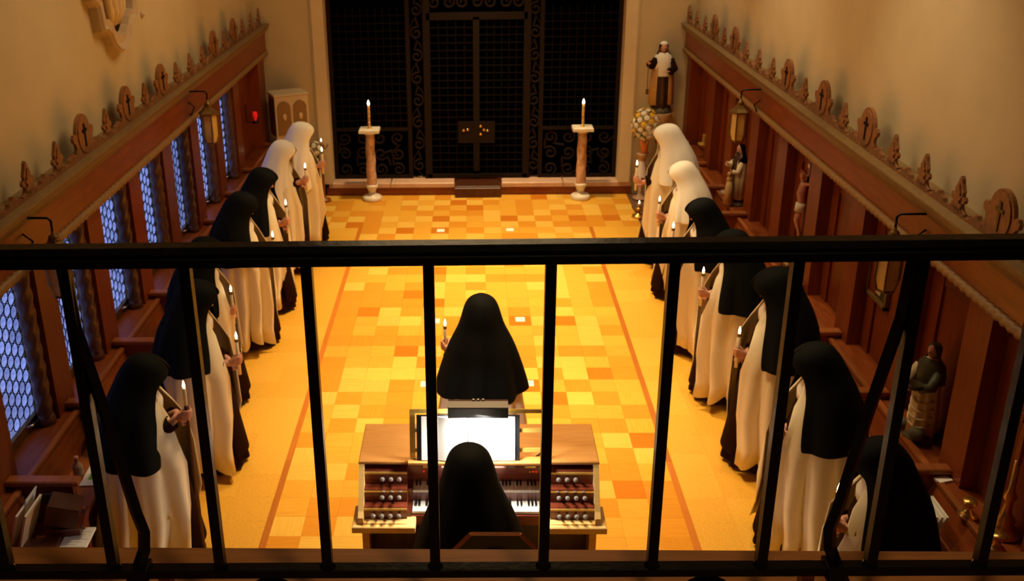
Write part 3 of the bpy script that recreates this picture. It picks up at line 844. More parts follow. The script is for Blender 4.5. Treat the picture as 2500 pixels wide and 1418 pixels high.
PEOPLE = [
 # side, crown, flame, hand, veil, bow, label
 (-1, (-2.156, -1.75, 1.611), (-1.891, -1.85, 1.274), (-1.918, -1.85, 1.10), 'white', .35, 'person in white veil nearest the grille on the left, holding a candle', .80),
 (-1, (-2.234, -2.60, 1.602), (-1.974, -2.70, 1.313), (-1.976, -2.70, 1.16), 'white', .45, 'person in white veil second from the grille on the left, candle at chest', .80),
 (-1, (-2.243, -3.75, 1.611), (-1.992, -3.85, 1.247), (-2.015, -3.85, 1.05), 'black', .40, 'person in black veil next behind the two white veils on the left', .66),
 (-1, (-2.273, -4.60, 1.614), (-1.974, -4.70, 1.204), (-1.995, -4.70, 1.05), 'black', .55, 'person in black veil on the left just above the rail, face edge showing', .66),
 (-1, (-2.330, -5.80, 1.596), (-2.12, -5.90, 1.148), (-2.13, -5.90, 0.96), 'black', .45, 'person on the left whose head the balcony rail hides', .66),
 (-1, (-2.136, -6.80, 1.619), (-1.838, -6.90, 1.189), (-1.860, -6.90, 1.00), 'black', .40, 'person in black veil second from the front on the left', .66),
 (1, (2.250, -2.35, 1.693), (1.888, -2.45, 1.243), (1.918, -2.45, 1.05), 'white', .35, 'person in white veil beside the flowers on the right, nearest the grille', .62),
 (1, (2.220, -3.45, 1.554), (1.965, -3.55, 1.161), (1.99, -3.55, 0.99), 'white', .50, 'person in crumpled white veil second from the grille on the right', .62),
 (1, (2.140, -4.75, 1.570), (1.860, -4.85, 1.328), (1.87, -4.85, 1.14), 'black', .45, 'person in black veil next after the white veils on the right', .66),
 (1, (2.191, -5.70, 1.600), (1.940, -5.80, 1.260), (1.95, -5.80, 1.07), 'black', .45, 'person in black veil fourth from the front on the right, raised candle', .66),
 (1, (2.245, -6.75, 1.679), (1.985, -6.85, 1.200), (2.0, -6.85, 1.03), 'black', .55, 'person in black veil third from the front on the right', .70),
 (1, (2.202, -7.85, 1.599), (1.95, -7.95, 1.202), (1.97, -7.95, 1.02), 'black', .50, 'person in black veil second from the front on the right', .66),
]
clabel = ['lit candle held by the %s' % s for s in (
 'white-veiled person nearest the grille on the left', 'second white-veiled person on the left', 'first black-veiled person on the left', 'person just above the rail on the left',
 'person whose head the rail hides on the left', 'person second from the front on the left', 'white-veiled person beside the flowers', 'person in the crumpled white veil',
 'first black-veiled person on the right', 'open-handed person under the rail on the right', 'person third from the front on the right', 'person second from the front on the right')]
for i, (sd, hd, fl, ha, ve, bw, lb, vl) in enumerate(PEOPLE):
    rot = (0 if sd < 0 else pi) + rng.uniform(-0.12, 0.12)
    # the near hand is the one towards the balcony
    near = -1 if sd < 0 else 1
    cx, cy = (fl[0]+ha[0])/2, ha[1]
    nun(lb, hd, rot, ve, (cx, cy, ha[2]), near, 20+i*7, bow=bw, veil_len=vl)
    candle((cx, cy, ha[2]), fl[2]+0.02, clabel[i])
# front left: carries a candle on a long staff
nun('person in black veil at the front left holding a long candle staff', (-2.19, -7.95, 1.575), 0.1, 'black', (-1.915, -8.05, 1.20), -1, 301, bow=0.5, veil_len=0.70, spread=1.1)
t = thing('candle_staff', 'thin dark staff topped by a lit candle, held at the front left', 'staff', (-1.915, -8.05, 0))
MB().lathe([(0.017, 0), (0.012, 0.02), (0.011, 1.2), (0.016, 1.22), (0.016, 1.26)], n=10).build('pole', MT['dark_wood'], t, True)
MB().lathe([(0.0125, 1.26), (0.0125, 1.385), (0.009, 1.39)], n=10).build('wax', MT['wax'], t, True)
MB().lathe([(0.0015, 1.386), (0.0075, 1.398), (0.0098, 1.408), (0.0068, 1.424), (0.0008, 1.446)], n=10).build('flame', MT['flame'], t, True)
# front right, half hidden by the balcony
nun('person in black veil at the front right corner bent over a candle', (2.215, -8.9, 1.536), pi-0.1, 'black', (1.985, -9.0, 1.06), 1, 402, bow=0.6)
candle((1.985, -9.0, 1.06), 1.30, 'lit candle held by the person at the front right corner')
# centre, seen from behind
nun('person standing alone behind the organ, back turned, broad black veil', (0.030, -7.1, 1.624), pi/2, 'black', (-0.245, -6.85, 1.10), 1, 503, bow=0.30, veil_len=0.70, spread=1.0, fdist=0.07)
candle((-0.245, -6.85, 1.10), 1.29, 'lit candle held out to the left by the person behind the organ', r=0.011)
# organist
nun('person seated at the organ, back turned, black veil over the shoulders', (-0.056, -8.85, 1.461), pi/2, 'black', None, -1, 604, bow=0.35, seated=True, veil_len=0.72, keys=(0.40, 0.2, 0.93), fdist=0.10)

# ------------------------------------------------------------------ organ
org = thing('organ_console', 'two-manual oak organ console with drawknobs seen from above', 'organ', (0, -8.2, 0))
def ob(x0, x1, y0, y1, z0, z1, name, mat, bev=0.003, par=None):
    o = B(x0, x1, y0, y1, z0, z1, name, mat, None, bev)
    o.parent = par or org
    o.matrix_parent_inverse = Matrix.Translation((0, 8.2, 0))
    return o
OY, OP, MH = MT['organ'], MT['organ_pale'], MT['mahogany']
ob(-0.765, 0.765, -8.31, -7.85, 0.985, 1.005, 'top_board', OY, 0.006)
ob(-0.74, 0.74, -7.90, -7.87, 0.0, 0.985, 'back_panel', OY)
ob(-0.74, 0.74, -8.12, -7.9, 0.0, 0.62, 'kneeboard', MT['dark_wood'])
for sx in (-1, 1):
    mb = MB().loft([[(sx*a, y, z) for y, z in ((-7.87, 0.0), (-8.28, 0.0), (-8.28, 0.60), (-8.50, 0.62), (-8.50, 0.71), (-8.47, 0.74), (-8.31, 0.985), (-7.87, 0.985))] for a in (0.728, 0.762)], True, True, True)
    o = mb.build('side_cheek', OP, org); o.matrix_parent_inverse = Matrix.Translation((0, 8.2, 0))
    xa, xb = (-0.728, -0.455) if sx < 0 else (0.45, 0.728)
    x_out = 0.80
    ob(min(sx*x_out, sx*0.40), max(sx*x_out, sx*0.40), -8.53, -8.30, 0.62, 0.665, 'key_slip_shelf', OP, 0.006)
    ob(min(sx*0.70, sx*0.745), max(sx*0.70, sx*0.745), -8.46, -8.41, 0.0, 0.62, 'front_leg', OY)
    # three terraces of drawknobs
    for r in range(3):
        yb = -8.45+0.065*r; zb = 0.665+0.092*r
        ob(xa, xb, yb, -7.9, zb, zb+0.088, 'jamb_riser', MH if r < 3 else OY)
        ob(xa, xb, yb-0.006, yb, zb+0.072, zb+0.088, 'jamb_strip', MT['brass'] if r != 1 else MT['silver'])
        ob(xa, xb, yb+0.004, yb+0.06, zb+0.088, zb+0.0925, 'jamb_tread', OP if r == 3 else MH)
    ob(xa, xb, -8.50, -8.45, 0.665, 0.672, 'jamb_tread', OP)
kn = MB().lathe([(0.007, 0), (0.006, 0.034)], n=10); kn.m = 1
kn.lathe([(0.006, 0.034), (0.013, 0.038), (0.0155, 0.047), (0.012, 0.056), (0.001, 0.059)], n=12)
ko = kn.build('stop_knob', [MT['dark_wood'], MT['knob']], None, True); kme = ko.data; bpy.data.objects.remove(ko)
for sx, rows in ((-1, (4, 3, 3)), (1, (4, 4, 3))):
    for r, nk in enumerate(rows):
        yb = -8.45+0.065*r; zb = 0.665+0.092*r
        for i in range(nk):
            x = (-0.665+0.054*i+(0.054 if nk == 3 else 0)) if sx < 0 else (0.505+0.054*i)
            inst('stop_knob', kme, org, (x, yb+8.2, zb+0.04), (radians(68), 0, 0))
# manuals
def keyme(w, y0, y1, z0, z1, mat, nm):
    return shared(MB().cbox(-w/2, w/2, y0, y1, z0, z1, 0.0015), nm, mat)
wk = keyme(0.0222, 0, 0.15, 0, 0.018, MT['ivory'], 'white_key'); bk = keyme(0.011, 0.052, 0.15, 0.016, 0.031, MT['ebony'], 'black_key')
for (yf, z) in ((-8.405, 0.68), (-8.30, 0.765)):
    for i in range(36):
        x = -0.425+0.0233*(i+0.5)
        inst('white_key', wk, org, (x, yf+8.2, z))
        if i % 7 in (0, 1, 3, 4, 5) and i < 35:
            inst('black_key', bk, org, (x+0.01165, yf+8.2, z))
ob(-0.455, 0.45, -8.40, -8.12, 0.64, 0.68, 'key_bed', MT['dark_wood'])
ob(-0.455, 0.45, -8.415, -8.40, 0.60, 0.672, 'key_slip', MH)
ob(-0.43, 0.42, -8.29, -8.12, 0.725, 0.765, 'key_bed', MH)
ob(-0.43, 0.42, -8.296, -8.285, 0.70, 0.762, 'key_slip', MH)
for sx, xa, xb in ((-1, -0.46, -0.428), (1, 0.418, 0.455)):
    ob(xa, xb, -8.42, -8.1, 0.62, 0.70, 'key_block', MH); ob(xa, xb, -8.31, -8.1, 0.70, 0.80, 'key_block', MH)
ob(-0.455, 0.45, -8.20, -8.10, 0.765, 0.985, 'fallboard', MH)
for x0, x1 in ((-0.36, -0.29), (-0.24, -0.13), (0.02, 0.24), (0.30, 0.37)):
    ob(x0, x1, -8.207, -8.2, 0.89, 0.905, 'piston_strip', MT['silver'], 0.001)
for x in (-0.36, 0.33, 0.35, 0.37):
    ob(x, x+0.009, -8.207, -8.2, 0.855, 0.864, 'indicator', MT['red_led'] if x != 0.33 else MT['silver'], 0.001)
# music desk in brass
md = thing('music_desk', 'brass music desk frame standing on the organ top', 'music desk', (0, -8.3, 1.005))
mb = MB().box(-0.445, 0.42, -0.05, 0.03, 0, 0.014); mb.build('desk_ledge', OY, md)
tl = 0.22
def db(x0, x1, z0, z1, nm, mat):
    return MB().box(x0, x1, -0.006, 0.006, z0, z1, Rx(-tl), (0, 0, 0)).build(nm, mat, md)
db(-0.435, -0.40, 0.0, 0.33, 'desk_upright', MT['brass']); db(0.40, 0.42, 0.0, 0.35, 'desk_upright', MT['brass'])
for z in (0.06, 0.19, 0.315): db(-0.435, 0.42, z, z+0.025, 'desk_bar', MT['brass'])
bk_ = thing('music_book', 'large open music book with white pages and black cover, brightly lit', 'book', (-0.065, -8.325, 1.02))
Rt = Rx(-tl)
MB().box(-0.325, 0.325, 0.004, 0.012, 0.0, 0.30, Rt, (0, 0, 0)).build('cover', MT['black_leather'], bk_)
for sx in (-1, 1):
    rg = []
    for j in (0.006, 0.29):
        rg.append([tuple(Rt @ Vector((sx*(0.004+0.29*q), -0.004-0.022*sin(pi*min(1, q*1.4+.12))**0.8*(1-q*.55), j))) for q in [i/14 for i in range(15)]] +
                  [tuple(Rt @ Vector((sx*0.294, 0.003, j))), tuple(Rt @ Vector((sx*0.004, 0.003, j)))])
    MB().loft(rg, True, True, True).build('page_block', MT['paper'], bk_, False)
lm = thing('music_lamp', 'dark metal music lamp over the open book', 'lamp', (0.0, -8.25, 1.37))
MB().loft([[(x, y, z) for y, z in ((0.03, 0.0), (0.035, 0.03), (-0.02, 0.05), (-0.075, 0.035), (-0.085, 0.0), (-0.08, 0.0), (-0.07, 0.028), (-0.02, 0.042), (0.028, 0.026), (0.024, 0.0))] for x in (-0.19, 0.185)], True, True, True).build('lamp_hood', MT['statue_brown'], lm)
MB().box(-0.19, 0.185, -0.092, -0.085, -0.03, 0.036).build('hood_front', MT['iron'], lm)
MB().tube([(-0.15, -0.03, 0.015), (0.15, -0.03, 0.015)], 0.010, 8).build('tube', MT['tube'], lm, True)
for x in (-0.03, 0.0, 0.03): MB().lathe([(0.012, 0), (0.01, 0.01), (0.001, 0.013)], (x, -0.01, 0.048), 10).build('switch', MT['silver'], lm, True)
MB().tube([(0.0, 0.03, 0.03), (0.0, 0.06, 0.0), (0.0, 0.02, -0.18), (0.0, -0.01, -0.35)], 0.007, 8).build('arm', MT['dull_brass'], lm, True)
ml = lamp('music_lamp_light', 'AREA', (0.0, -8.325, 1.362), (-0.03, -8.36, 1.12), 34, (1.0, 0.96, 0.86), 0.3)
ml.data.shape = 'RECTANGLE'; ml.data.size = 0.34; ml.data.size_y = 0.05
cd = MB().tube([(0.25, -8.32, 1.01), (0.33, -8.30, 1.012), (0.40, -8.22, 1.012), (0.44, -8.05, 1.012), (0.46, -7.86, 1.012), (0.46, -7.85, 0.9)], 0.004, 6).build('power_cord', MT['black_leather'], None, True)
tag(cd, 'thin dark cord running over the organ top from the lamp', 'cord')
# organist's chair
chr_ = thing('organ_chair', 'dark wooden chair with a trapezoid back behind the organist', 'chair', (0.085, -9.14, 0))
DW = MT['stall_light']
def cbar(a, b, r, nm, mat=DW): return MB().tube([a, b], r, 4).build(nm, mat, chr_)
cbar((-0.132, -0.1, 1.16), (0.132, -0.1, 1.16), 0.014, 'top_rail')
for sx in (-1, 1):
    cbar((sx*0.132, -0.1, 1.16), (sx*0.26, -0.1, 1.01), 0.014, 'shoulder_rail'); cbar((sx*0.26, -0.1, 1.01), (sx*0.24, -0.06, 0.0), 0.018, 'back_leg')
    cbar((sx*0.22, 0.32, 0.50), (sx*0.23, 0.33, 0.0), 0.018, 'front_leg')
MB().loft([[(-0.13, y, 1.15), (0.13, y, 1.15), (0.255, y, 1.01), (0.25, y, 0.55), (-0.25, y, 0.55), (-0.255, y, 1.01)] for y in (-0.105, -0.09)], True, True, True).build('back_panel', MT['black_leather'], chr_)
MB().cbox(-0.25, 0.25, -0.1, 0.35, 0.46, 0.50, 0.01).build('seat', MT['black_leather'], chr_)
MB().loft([[(0.09*cos(a), y, 1.0+0.06*sin(a)) for a in [pi*k/12 for k in range(13)]] for y in (-0.125, -0.105)], True, True, True).build('back_boss', DW, chr_)

# ------------------------------------------------------------------ balcony and its railing
bl = struct(B(-3.1, 3.1, -16.2, -12.02, 2.95, 3.13, 'floor_balcony', MT['dark_wood']))
rl = radians(1.0)
fas = B(-3.1, 3.1, -12.12, -11.905, 2.9, 3.16, 'edge_board', MT['balcony'], bl, 0.006)
fas.rotation_euler = (0, 0, 0)
for i in range(28):
    x = -1.5+0.11*i
    B(x+0.001, x+0.109, -13.1, -12.122, 3.13, 3.158, 'floorboard', [MT['balcony']][0], bl, 0.002)
rail = thing('balcony_railing', 'black wrought iron balcony railing across the foreground', 'railing', (0, -12.1, 3.16), radians(0.85))
I = MT['iron']
ZB, ZT = 0.105, 0.739
def rb(x0, x1, y0, y1, z0, z1, nm): return MB().cbox(x0, x1, y0, y1, z0, z1, 0.002).build(nm, I, rail)
hr = [(-0.019, 0.0), (-0.019, 0.014), (-0.013, 0.017), (-0.018, 0.024), (-0.013, 0.035), (0.013, 0.035), (0.018, 0.024), (0.013, 0.017), (0.019, 0.014), (0.019, 0.0)]
MB().loft([[(x, y, ZT+z) for y, z in hr] for x in (-1.6, 1.6)], True, True, True).build('handrail', I, rail)
rb(-1.6, 1.6, -0.013, 0.013, ZB-0.012, ZB+0.006, 'bottom_rail')
post = shared(MB().box(-0.0095, 0.0095, -0.0095, 0.0095, ZB, ZT+0.004).lathe([(0.016, ZB+0.004), (0.012, ZB+0.014)], n=6), 'baluster', I)
for i in range(-7, 8):
    inst('baluster', post, rail, (0.001+0.2065*(i+0.5), 0, 0))
def bar(pts, w=0.0105, nm='lyre_bar'):
    return MB().tube(pts, w, 4).build(nm, I, rail)
for sx, xx in ((-1, -0.725), (1, 0.71)):
    q = lambda d: xx - sx*d
    bar([(q(0.0), 0.0, ZT), (q(0.004), -0.0, ZT-0.11), (q(0.035), 0.004, ZB+0.32), (q(0.06), 0.004, ZB+0.13), (q(0.07), 0.003, ZB+0.085), (q(0.066), 0.0, ZB+0.045), (q(0.052), -0.004, ZB+0.01), (q(0.02), -0.01, ZB-0.06), (q(0.0), -0.012, 0.0)], 0.012)
    MB().cbox(q(0.055)-0.016, q(0.055)+0.016, -0.02, 0.02, ZB-0.018, ZB+0.012, 0.002).build('collar', I, rail)
    MB().cbox(q(0.085)-0.012, q(0.085)+0.012, 0.03, 0.055, -0.01, 0.078, 0.002).build('foot_block', MT['mahogany'], rail, label='reddish wooden block behind the bar')
for xc in (-0.42, 0.419):
    MB().tube([(xc+0.047*cos(a), 0, 0.036+0.042*sin(a)) for a in [2*pi*k/28 for k in range(29)]], 0.008, 6).build('ring', I, rail, True)

# ------------------------------------------------------------------ lanterns hung from the canopies
def lantern(loc, s, label):
    t = thing('lantern', label, 'lantern', loc, 0, 'amber lanterns hung from the stall canopies')
    I2 = MT['dull_brass']
    hexr = lambda r, z: [(r*cos(pi*i/3), r*sin(pi*i/3), z) for i in range(6)]
    for i in range(6):
        a0, a1 = pi*i/3, pi*(i+1)/3
        R0, R1 = 0.085, 0.062
        MB().loft([[(R0*cos(a0)*.94, R0*sin(a0)*.94, 0.12), (R0*cos(a1)*.94, R0*sin(a1)*.94, 0.12)], [(R0*cos(a0)*.94, R0*sin(a0)*.94, -0.10), (R0*cos(a1)*.94, R0*sin(a1)*.94, -0.10)],
                   [(R1*cos(a0)*.94, R1*sin(a0)*.94, -0.17), (R1*cos(a1)*.94, R1*sin(a1)*.94, -0.17)]], False).build('lantern_pane', MT['amber'], t)
        MB().tube([(R0*cos(a0), R0*sin(a0), 0.125), (R0*cos(a0), R0*sin(a0), -0.10), (R1*cos(a0), R1*sin(a0), -0.175)], 0.006, 5).build('lantern_bar', I2, t)
    MB().loft([hexr(.088, .115), hexr(.112, .13), hexr(.112, .14), hexr(.07, .17), hexr(.045, .20), hexr(.04, .215)], True, True, True).build('lantern_cap', I2, t)
    MB().lathe([(.04, .21), (.03, .24), (.012, .25), (.012, .27), (.001, .275)], n=10).build('finial', I2, t, True)
    MB().loft([hexr(.06, -.17), hexr(.066, -.18), hexr(.05, -.19), hexr(.012, -.20)], True, True, True).build('lantern_base', I2, t)
    MB().tube([(0, 0, .27), (0, 0, .34), (s*.02, 0, .36), (s*.26, 0, .36), (s*.27, 0, .33), (s*.27, 0, .02)], 0.009, 6).build('bracket', MT['iron'], t, True)
    MB().tube([(s*.27, 0, .1), (s*.18, 0, .12), (s*.14, 0, .2), (s*.2, 0, .25), (s*.26, 0, .2)], 0.008, 6).build('bracket_scroll', MT['iron'], t, True)
    MB().lathe([(0.03, 0), (0.03, 0.012), (0.001, 0.03)], n=10).build('wall_boss', MT['iron'], t, True, loc=(s*.285, 0, .02), rot=(0, -s*pi/2, 0))
    return t
lantern((-2.75, -3.75, 2.07), -1, 'amber lantern on a bracket over the far part of the left stalls')
lantern((-2.75, -7.74, 2.10), -1, 'amber lantern on a bracket over the near left stalls, cut by the rail')
lantern((2.75, -3.52, 1.98), 1, 'amber lantern on a bracket over the far part of the right stalls')
lantern((2.75, -7.48, 2.00), 1, 'amber lantern on a bracket over the near right stalls, cut by the rail')

# ------------------------------------------------------------------ statues
def statue(name, label, loc, rz, H, robe, mantle, hair, gap=0, flare=1.0, skin='skin'):
    t = thing(name, label, 'statue', loc, rz)
    k = H
    MB().lathe([(.155*k, 0), (.16*k, .03*k), (.14*k, .06*k), (.12*k, .075*k)], n=18).build('base', MT['rock'], t, True)
    n = 48; rg = []
    for z, a, b, fa in ((.06, .125, .125, .10), (.25, .115, .125, .09), (.45, .10, .115, .07), (.62, .085, .105, .05), (.74, .085, .115, .03), (.80, .06, .085, 0), (.83, .03, .035, 0)):
        rg.append([(a*k*cos(q)*(1+fa*sin(9*q+z*2)), b*k*sin(q)*(1+fa*sin(9*q+z*2)), z*k) for q in [2*pi*i/n for i in range(n)]])
    MB().loft(rg, True, True, True).build('robe', robe, t, True)
    hd = MB().ell((.012*k, 0, .905*k), (.055*k, .048*k, .065*k), None, 14, 10)
    hd.tube([(0, 0, .81*k), (.005*k, 0, .87*k)], .03*k, 10); hd.ell((.066*k, 0, .895*k), (.012*k, .01*k, .016*k)); hd.ell((.045*k, 0, .865*k), (.02*k, .02*k, .014*k))
    hd.build('head', MT[skin], t, True)
    rings = [(0, .975, .004, .004, .004, 0, 0, 0), (0, .965, .04, .045, .04, 5, 0, 0), (0, .93, .06, .064, .058, 42, 0, 0), (0, .87, .056, .066, .06, 55, 0, 0), (0, .80, .06, .075, .09, 60, .02, 0)]
    if mantle is None:
        rings = rings[:-2] + [(0, .865, .05, .062, .056, 62, .0, 0), (0, .845, .045, .06, .052, 70, .0, 0)]
    if mantle is not None:
        rings += [(0, .70, .10, .10, .13*flare, gap or 62, .03, 0), (0, .45, .13, .13, .145*flare, gap or 70, .05, 0), (0, .12, .15, .15, .155*flare, gap or 75, .06, 0)]
    else:
        pass
    solid(MB().loft(shell([(a*k, b*k, c*k, d*k, e*k, g, f, ti) for a, b, c, d, e, g, f, ti in rings], 48, 5), False).build('mantle' if mantle else 'hair', mantle or hair, t, True), .006*k)
    if mantle and hair:
        solid(MB().loft(shell([(a*k, (b+.004)*k, c*1.06*k, d*1.06*k, e*1.06*k, g+4, f, ti) for a, b, c, d, e, g, f, ti in rings[:6]], 36, 6), False).build('head_veil', hair, t, True), .006*k)
    return t
def st_arm(t, k, pts, mat, rads):
    MB().tube([tuple(c*k for c in p) for p in pts], [r*k for r in rads], 10).build('arm', mat, t, True)
def st_hand(t, k, p, d):
    m = MB(); p = Vector(p)*k; d = Vector(d).normalized()
    m.ell(p, (.022*k, .022*k, .014*k))
    for o in (-.015, -.005, .005, .015):
        m.tube([p+Vector((0, o*k, 0)), p+Vector((0, o*k, 0))+d*.045*k], .005*k, 5)
    m.build('hand', MT['skin'], t, True)
# large statue by the door
s1 = statue('statue', 'tall painted statue in white cape and brown habit on the far wall', (2.62, 0.1, 1.26), -pi/2, 1.0, MT['statue_brown'], MT['statue_gilt'], MT['habit'], gap=30, flare=1.1)
MB().loft([[(0.10*cos(q)*a, .125*sin(q)*a, z) for q in [2*pi*i/28 for i in range(28)]] for z, a in ((.52, 1.12), (.62, 1.15), (.72, 1.1), (.80, .85), (.84, .5))], True).build('white_cape', MT['white_veil'], s1, True, label='short white cape')
MB().lathe([(.058, .94), (.052, .965), (.03, .985), (.001, .99)], n=16).build('white_cap', MT['white_veil'], s1, True)
st_arm(s1, 1, [(.02, -.10, .74), (.08, -.17, .66), (.14, -.20, .70)], MT['habit'], [.05, .05, .055])
st_arm(s1, 1, [(.02, .10, .74), (.08, .15, .62), (.15, .08, .60)], MT['habit'], [.05, .05, .055])
st_hand(s1, 1, (.16, -.215, .715), (.3, -.6, .5)); st_hand(s1, 1, (.17, .05, .60), (.4, -.8, .1))
MB().tube([(.17, -.225, .70), (.175, -.23, .5), (.17, -.225, .36)], .006, 6).box(.16, .18, -.245, -.205, .29, .36).build('scapular_token', MT['dull_brass'], s1)
MB().box(-0.02, .02, -.2, .2, -.06, 0).lathe([(.02, -.34), (.08, -.2), (.17, -.04), (.18, 0.0)], n=18).build('wall_bracket', MT['trim'], s1)
# statues on the right ledge
s2 = statue('statue', 'small statue with black veil and cream mantle holding a child, on the far right ledge', (3.06, -2.60, 0.79), pi+0.35, 0.74, MT['statue_brown'], MT['statue_robe'], MT['veil'], gap=28)
st_arm(s2, .74, [(.03, .09, .70), (.10, .12, .56), (.16, .06, .56)], MT['statue_robe'], [.045, .045, .04]); st_hand(s2, .74, (.175, .05, .565), (.5, 0, .7))
st_arm(s2, .74, [(.03, -.09, .70), (.10, -.12, .62), (.17, -.07, .66)], MT['statue_robe'], [.045, .045, .04]); st_hand(s2, .74, (.18, -.06, .67), (.5, 0, .7))
MB().ell((.17, .07, .34), (.035, .03, .045)).ell((.18, .075, .405), (.026, .024, .03)).loft([[(.17+a*cos(q), .07+a*sin(q), z) for q in [2*pi*i/12 for i in range(12)]] for z, a in ((.05, .055), (.2, .045), (.32, .03))], True, True, True).build('child_figure', MT['statue_gilt'], s2, True)
s3 = statue('statue', 'cream robed statue with olive cape and bowl in its arms on the near right ledge', (3.06, -7.66, 0.79), pi+0.45, 0.74, MT['statue_robe'], None, MT['statue_green'])
MB().loft([[(0.10*cos(q)*a*.74, .125*sin(q)*a*.74, z*.74) for q in [2*pi*i/28 for i in range(28)]] for z, a in ((.60, 1.15), (.68, 1.12), (.76, 1.0), (.83, .55))], True).build('cape', MT['statue_green'], s3, True, label='olive cape')
st_arm(s3, .74, [(.03, .10, .72), (.11, .12, .60), (.16, .03, .56)], MT['statue_green'], [.045, .05, .045]); st_hand(s3, .74, (.17, .01, .56), (.3, -.8, .1))
st_arm(s3, .74, [(.03, -.10, .72), (.11, -.13, .58), (.17, -.06, .52)], MT['statue_robe'], [.045, .05, .045]); st_hand(s3, .74, (.18, -.05, .52), (.5, .6, .1))
MB().lathe([(.02, 0), (.055, .02), (.06, .05), (.05, .045), (.001, .03)], (.135, 0, .40), 14).build('bowl', MT['statue_brown'], s3, True)
MB().ell((.10, .05, .075), (.05, .06, .045)).ell((.06, -.09, .07), (.05, .045, .04)).build('rock_mound', MT['rock'], s3, True)
for i, (a, z) in enumerate(((.0, .12), (.02, .18), (.03, .24), (.02, .30))):
    MB().tube([(.092*cos(q)*(1.0-.3*z), .098*sin(q)*(1-.3*z), z+.05-.06*cos(q-.2)) for q in [-1.3+2.6*j/14 for j in range(15)]], .008, 6).build('robe_fold', MT['statue_robe'], s3, True)
s4 = thing('relief_figure', 'small gilded figure group on the right ledge just under the rail', 'figurine', (3.07, -4.58, 0.79))
MB().cbox(-.05, .05, -.07, .07, 0, .03, .005).build('base', MT['dark_wood'], s4)
MB().lathe([(.045, .03), (.04, .08), (.03, .11), (.012, .12)], n=12).ell((0, 0, .145), (.02, .02, .026)).build('figure', MT['statue_robe'], s4, True)
MB().ell((-.02, -.05, .055), (.02, .025, .025)).ell((-.02, -.05, .09), (.014, .014, .016)).build('kneeling_figure', MT['statue_gilt'], s4, True)
# crucifix on the right panel
cx = thing('crucifix', 'wooden crucifix with painted figure on the right wall panel', 'crucifix', (3.178, -4.60, 1.02))
MB().cbox(-.02, 0, -.03, .03, 0, .92, .003).build('upright', MT['stall_light'], cx); MB().cbox(-.02, 0, -.24, .24, .66, .72, .003).build('crossbar', MT['stall_light'], cx)
MB().cbox(-.028, -.02, -.03, .03, .80, .84, .002).build('title_plate', MT['paper'], cx)
fg = MB().tube([(-.05, 0, .66), (-.065, .005, .55), (-.05, .01, .45), (-.065, .0, .40)], [.035, .045, .035, .04], 10).ell((-.07, .01, .715), (.028, .024, .034))
for sy in (-1, 1):
    fg.tube([(-.05, sy*.035, .645), (-.045, sy*.11, .67), (-.03, sy*.19, .69)], [.018, .014, .010], 8)
    fg.tube([(-.06, sy*.018, .41), (-.085, sy*.02, .28), (-.04, sy*.008, .13), (-.055, sy*.008, .09)], [.026, .022, .014, .012], 8)
fg.build('corpus', MT['corpus'], cx, True)
MB().tube([(-.062, 0, .45), (-.066, 0, .37)], [.047, .05], 10).build('loincloth', MT['petal_white'], cx, True)
# framed picture
pf = thing('picture_frame', 'small olive framed picture with a pale upright figure on the right panel', 'picture', (3.166, -6.44, 1.27))
MB().box(0, .012, -.19, .19, 0.02, .44).build('picture', MT['statue_green'], pf)
for a in ((-.2, .2, 0, .035), (-.2, .2, .425, .46), (-.2, -.165, 0, .46), (.165, .2, 0, .46)):
    MB().cbox(-.022, .012, a[0], a[1], a[2], a[3], .006).build('frame_rail', MT['mould'], pf)
MB().lathe([(.05, 0.03), (.055, .1), (.04, .22), (.02, .28), (.025, .31), (.02, .34), (.001, .35)], n=12).build('painted_figure', MT['statue_robe'], pf, True, loc=(-.002, 0, .03)).scale = (.12, 1, 1)
# gilded altar piece at the right edge
go = thing('gilded_crucifix_stand', 'ornate gilded standing cross on round feet at the right picture edge', 'ornament', (3.10, -8.72, 0.79))
MB().lathe([(.10, 0), (.105, .02), (.08, .04), (.05, .07), (.06, .1), (.03, .14), (.022, .22), (.04, .26), (.02, .30), (.018, .5)], n=18).build('stand', MT['gold'], go, True)
MB().cbox(-.012, .012, -.02, .02, .48, .95, .004).build('shaft', MT['stall_light'], go); MB().cbox(-.012, .012, -.16, .16, .74, .79, .004).build('arm', MT['stall_light'], go)
for y, z in ((-.17, .765), (.17, .765), (0, .97)):
    MB().ell((0, y, z), (.02, .03, .03)).build('trefoil_end', MT['gold'], go, True)
for (dx, dy, lbb) in ((-.13, .16, 'low gilded candle foot left of the gilded cross stand'), (-.12, -.17, 'low gilded candle foot nearest the viewer at the right edge')):
    tt = MB().lathe([(.055, 0), (.06, .012), (.04, .03), (.02, .05), (.03, .09), (.045, .10), (.04, .115), (.001, .118)], n=16).build('candlestick', MT['gold'], None, True)
    tt.location = (3.10+dx, -8.72+dy, .79); tag(tt, lbb, 'candlestick')
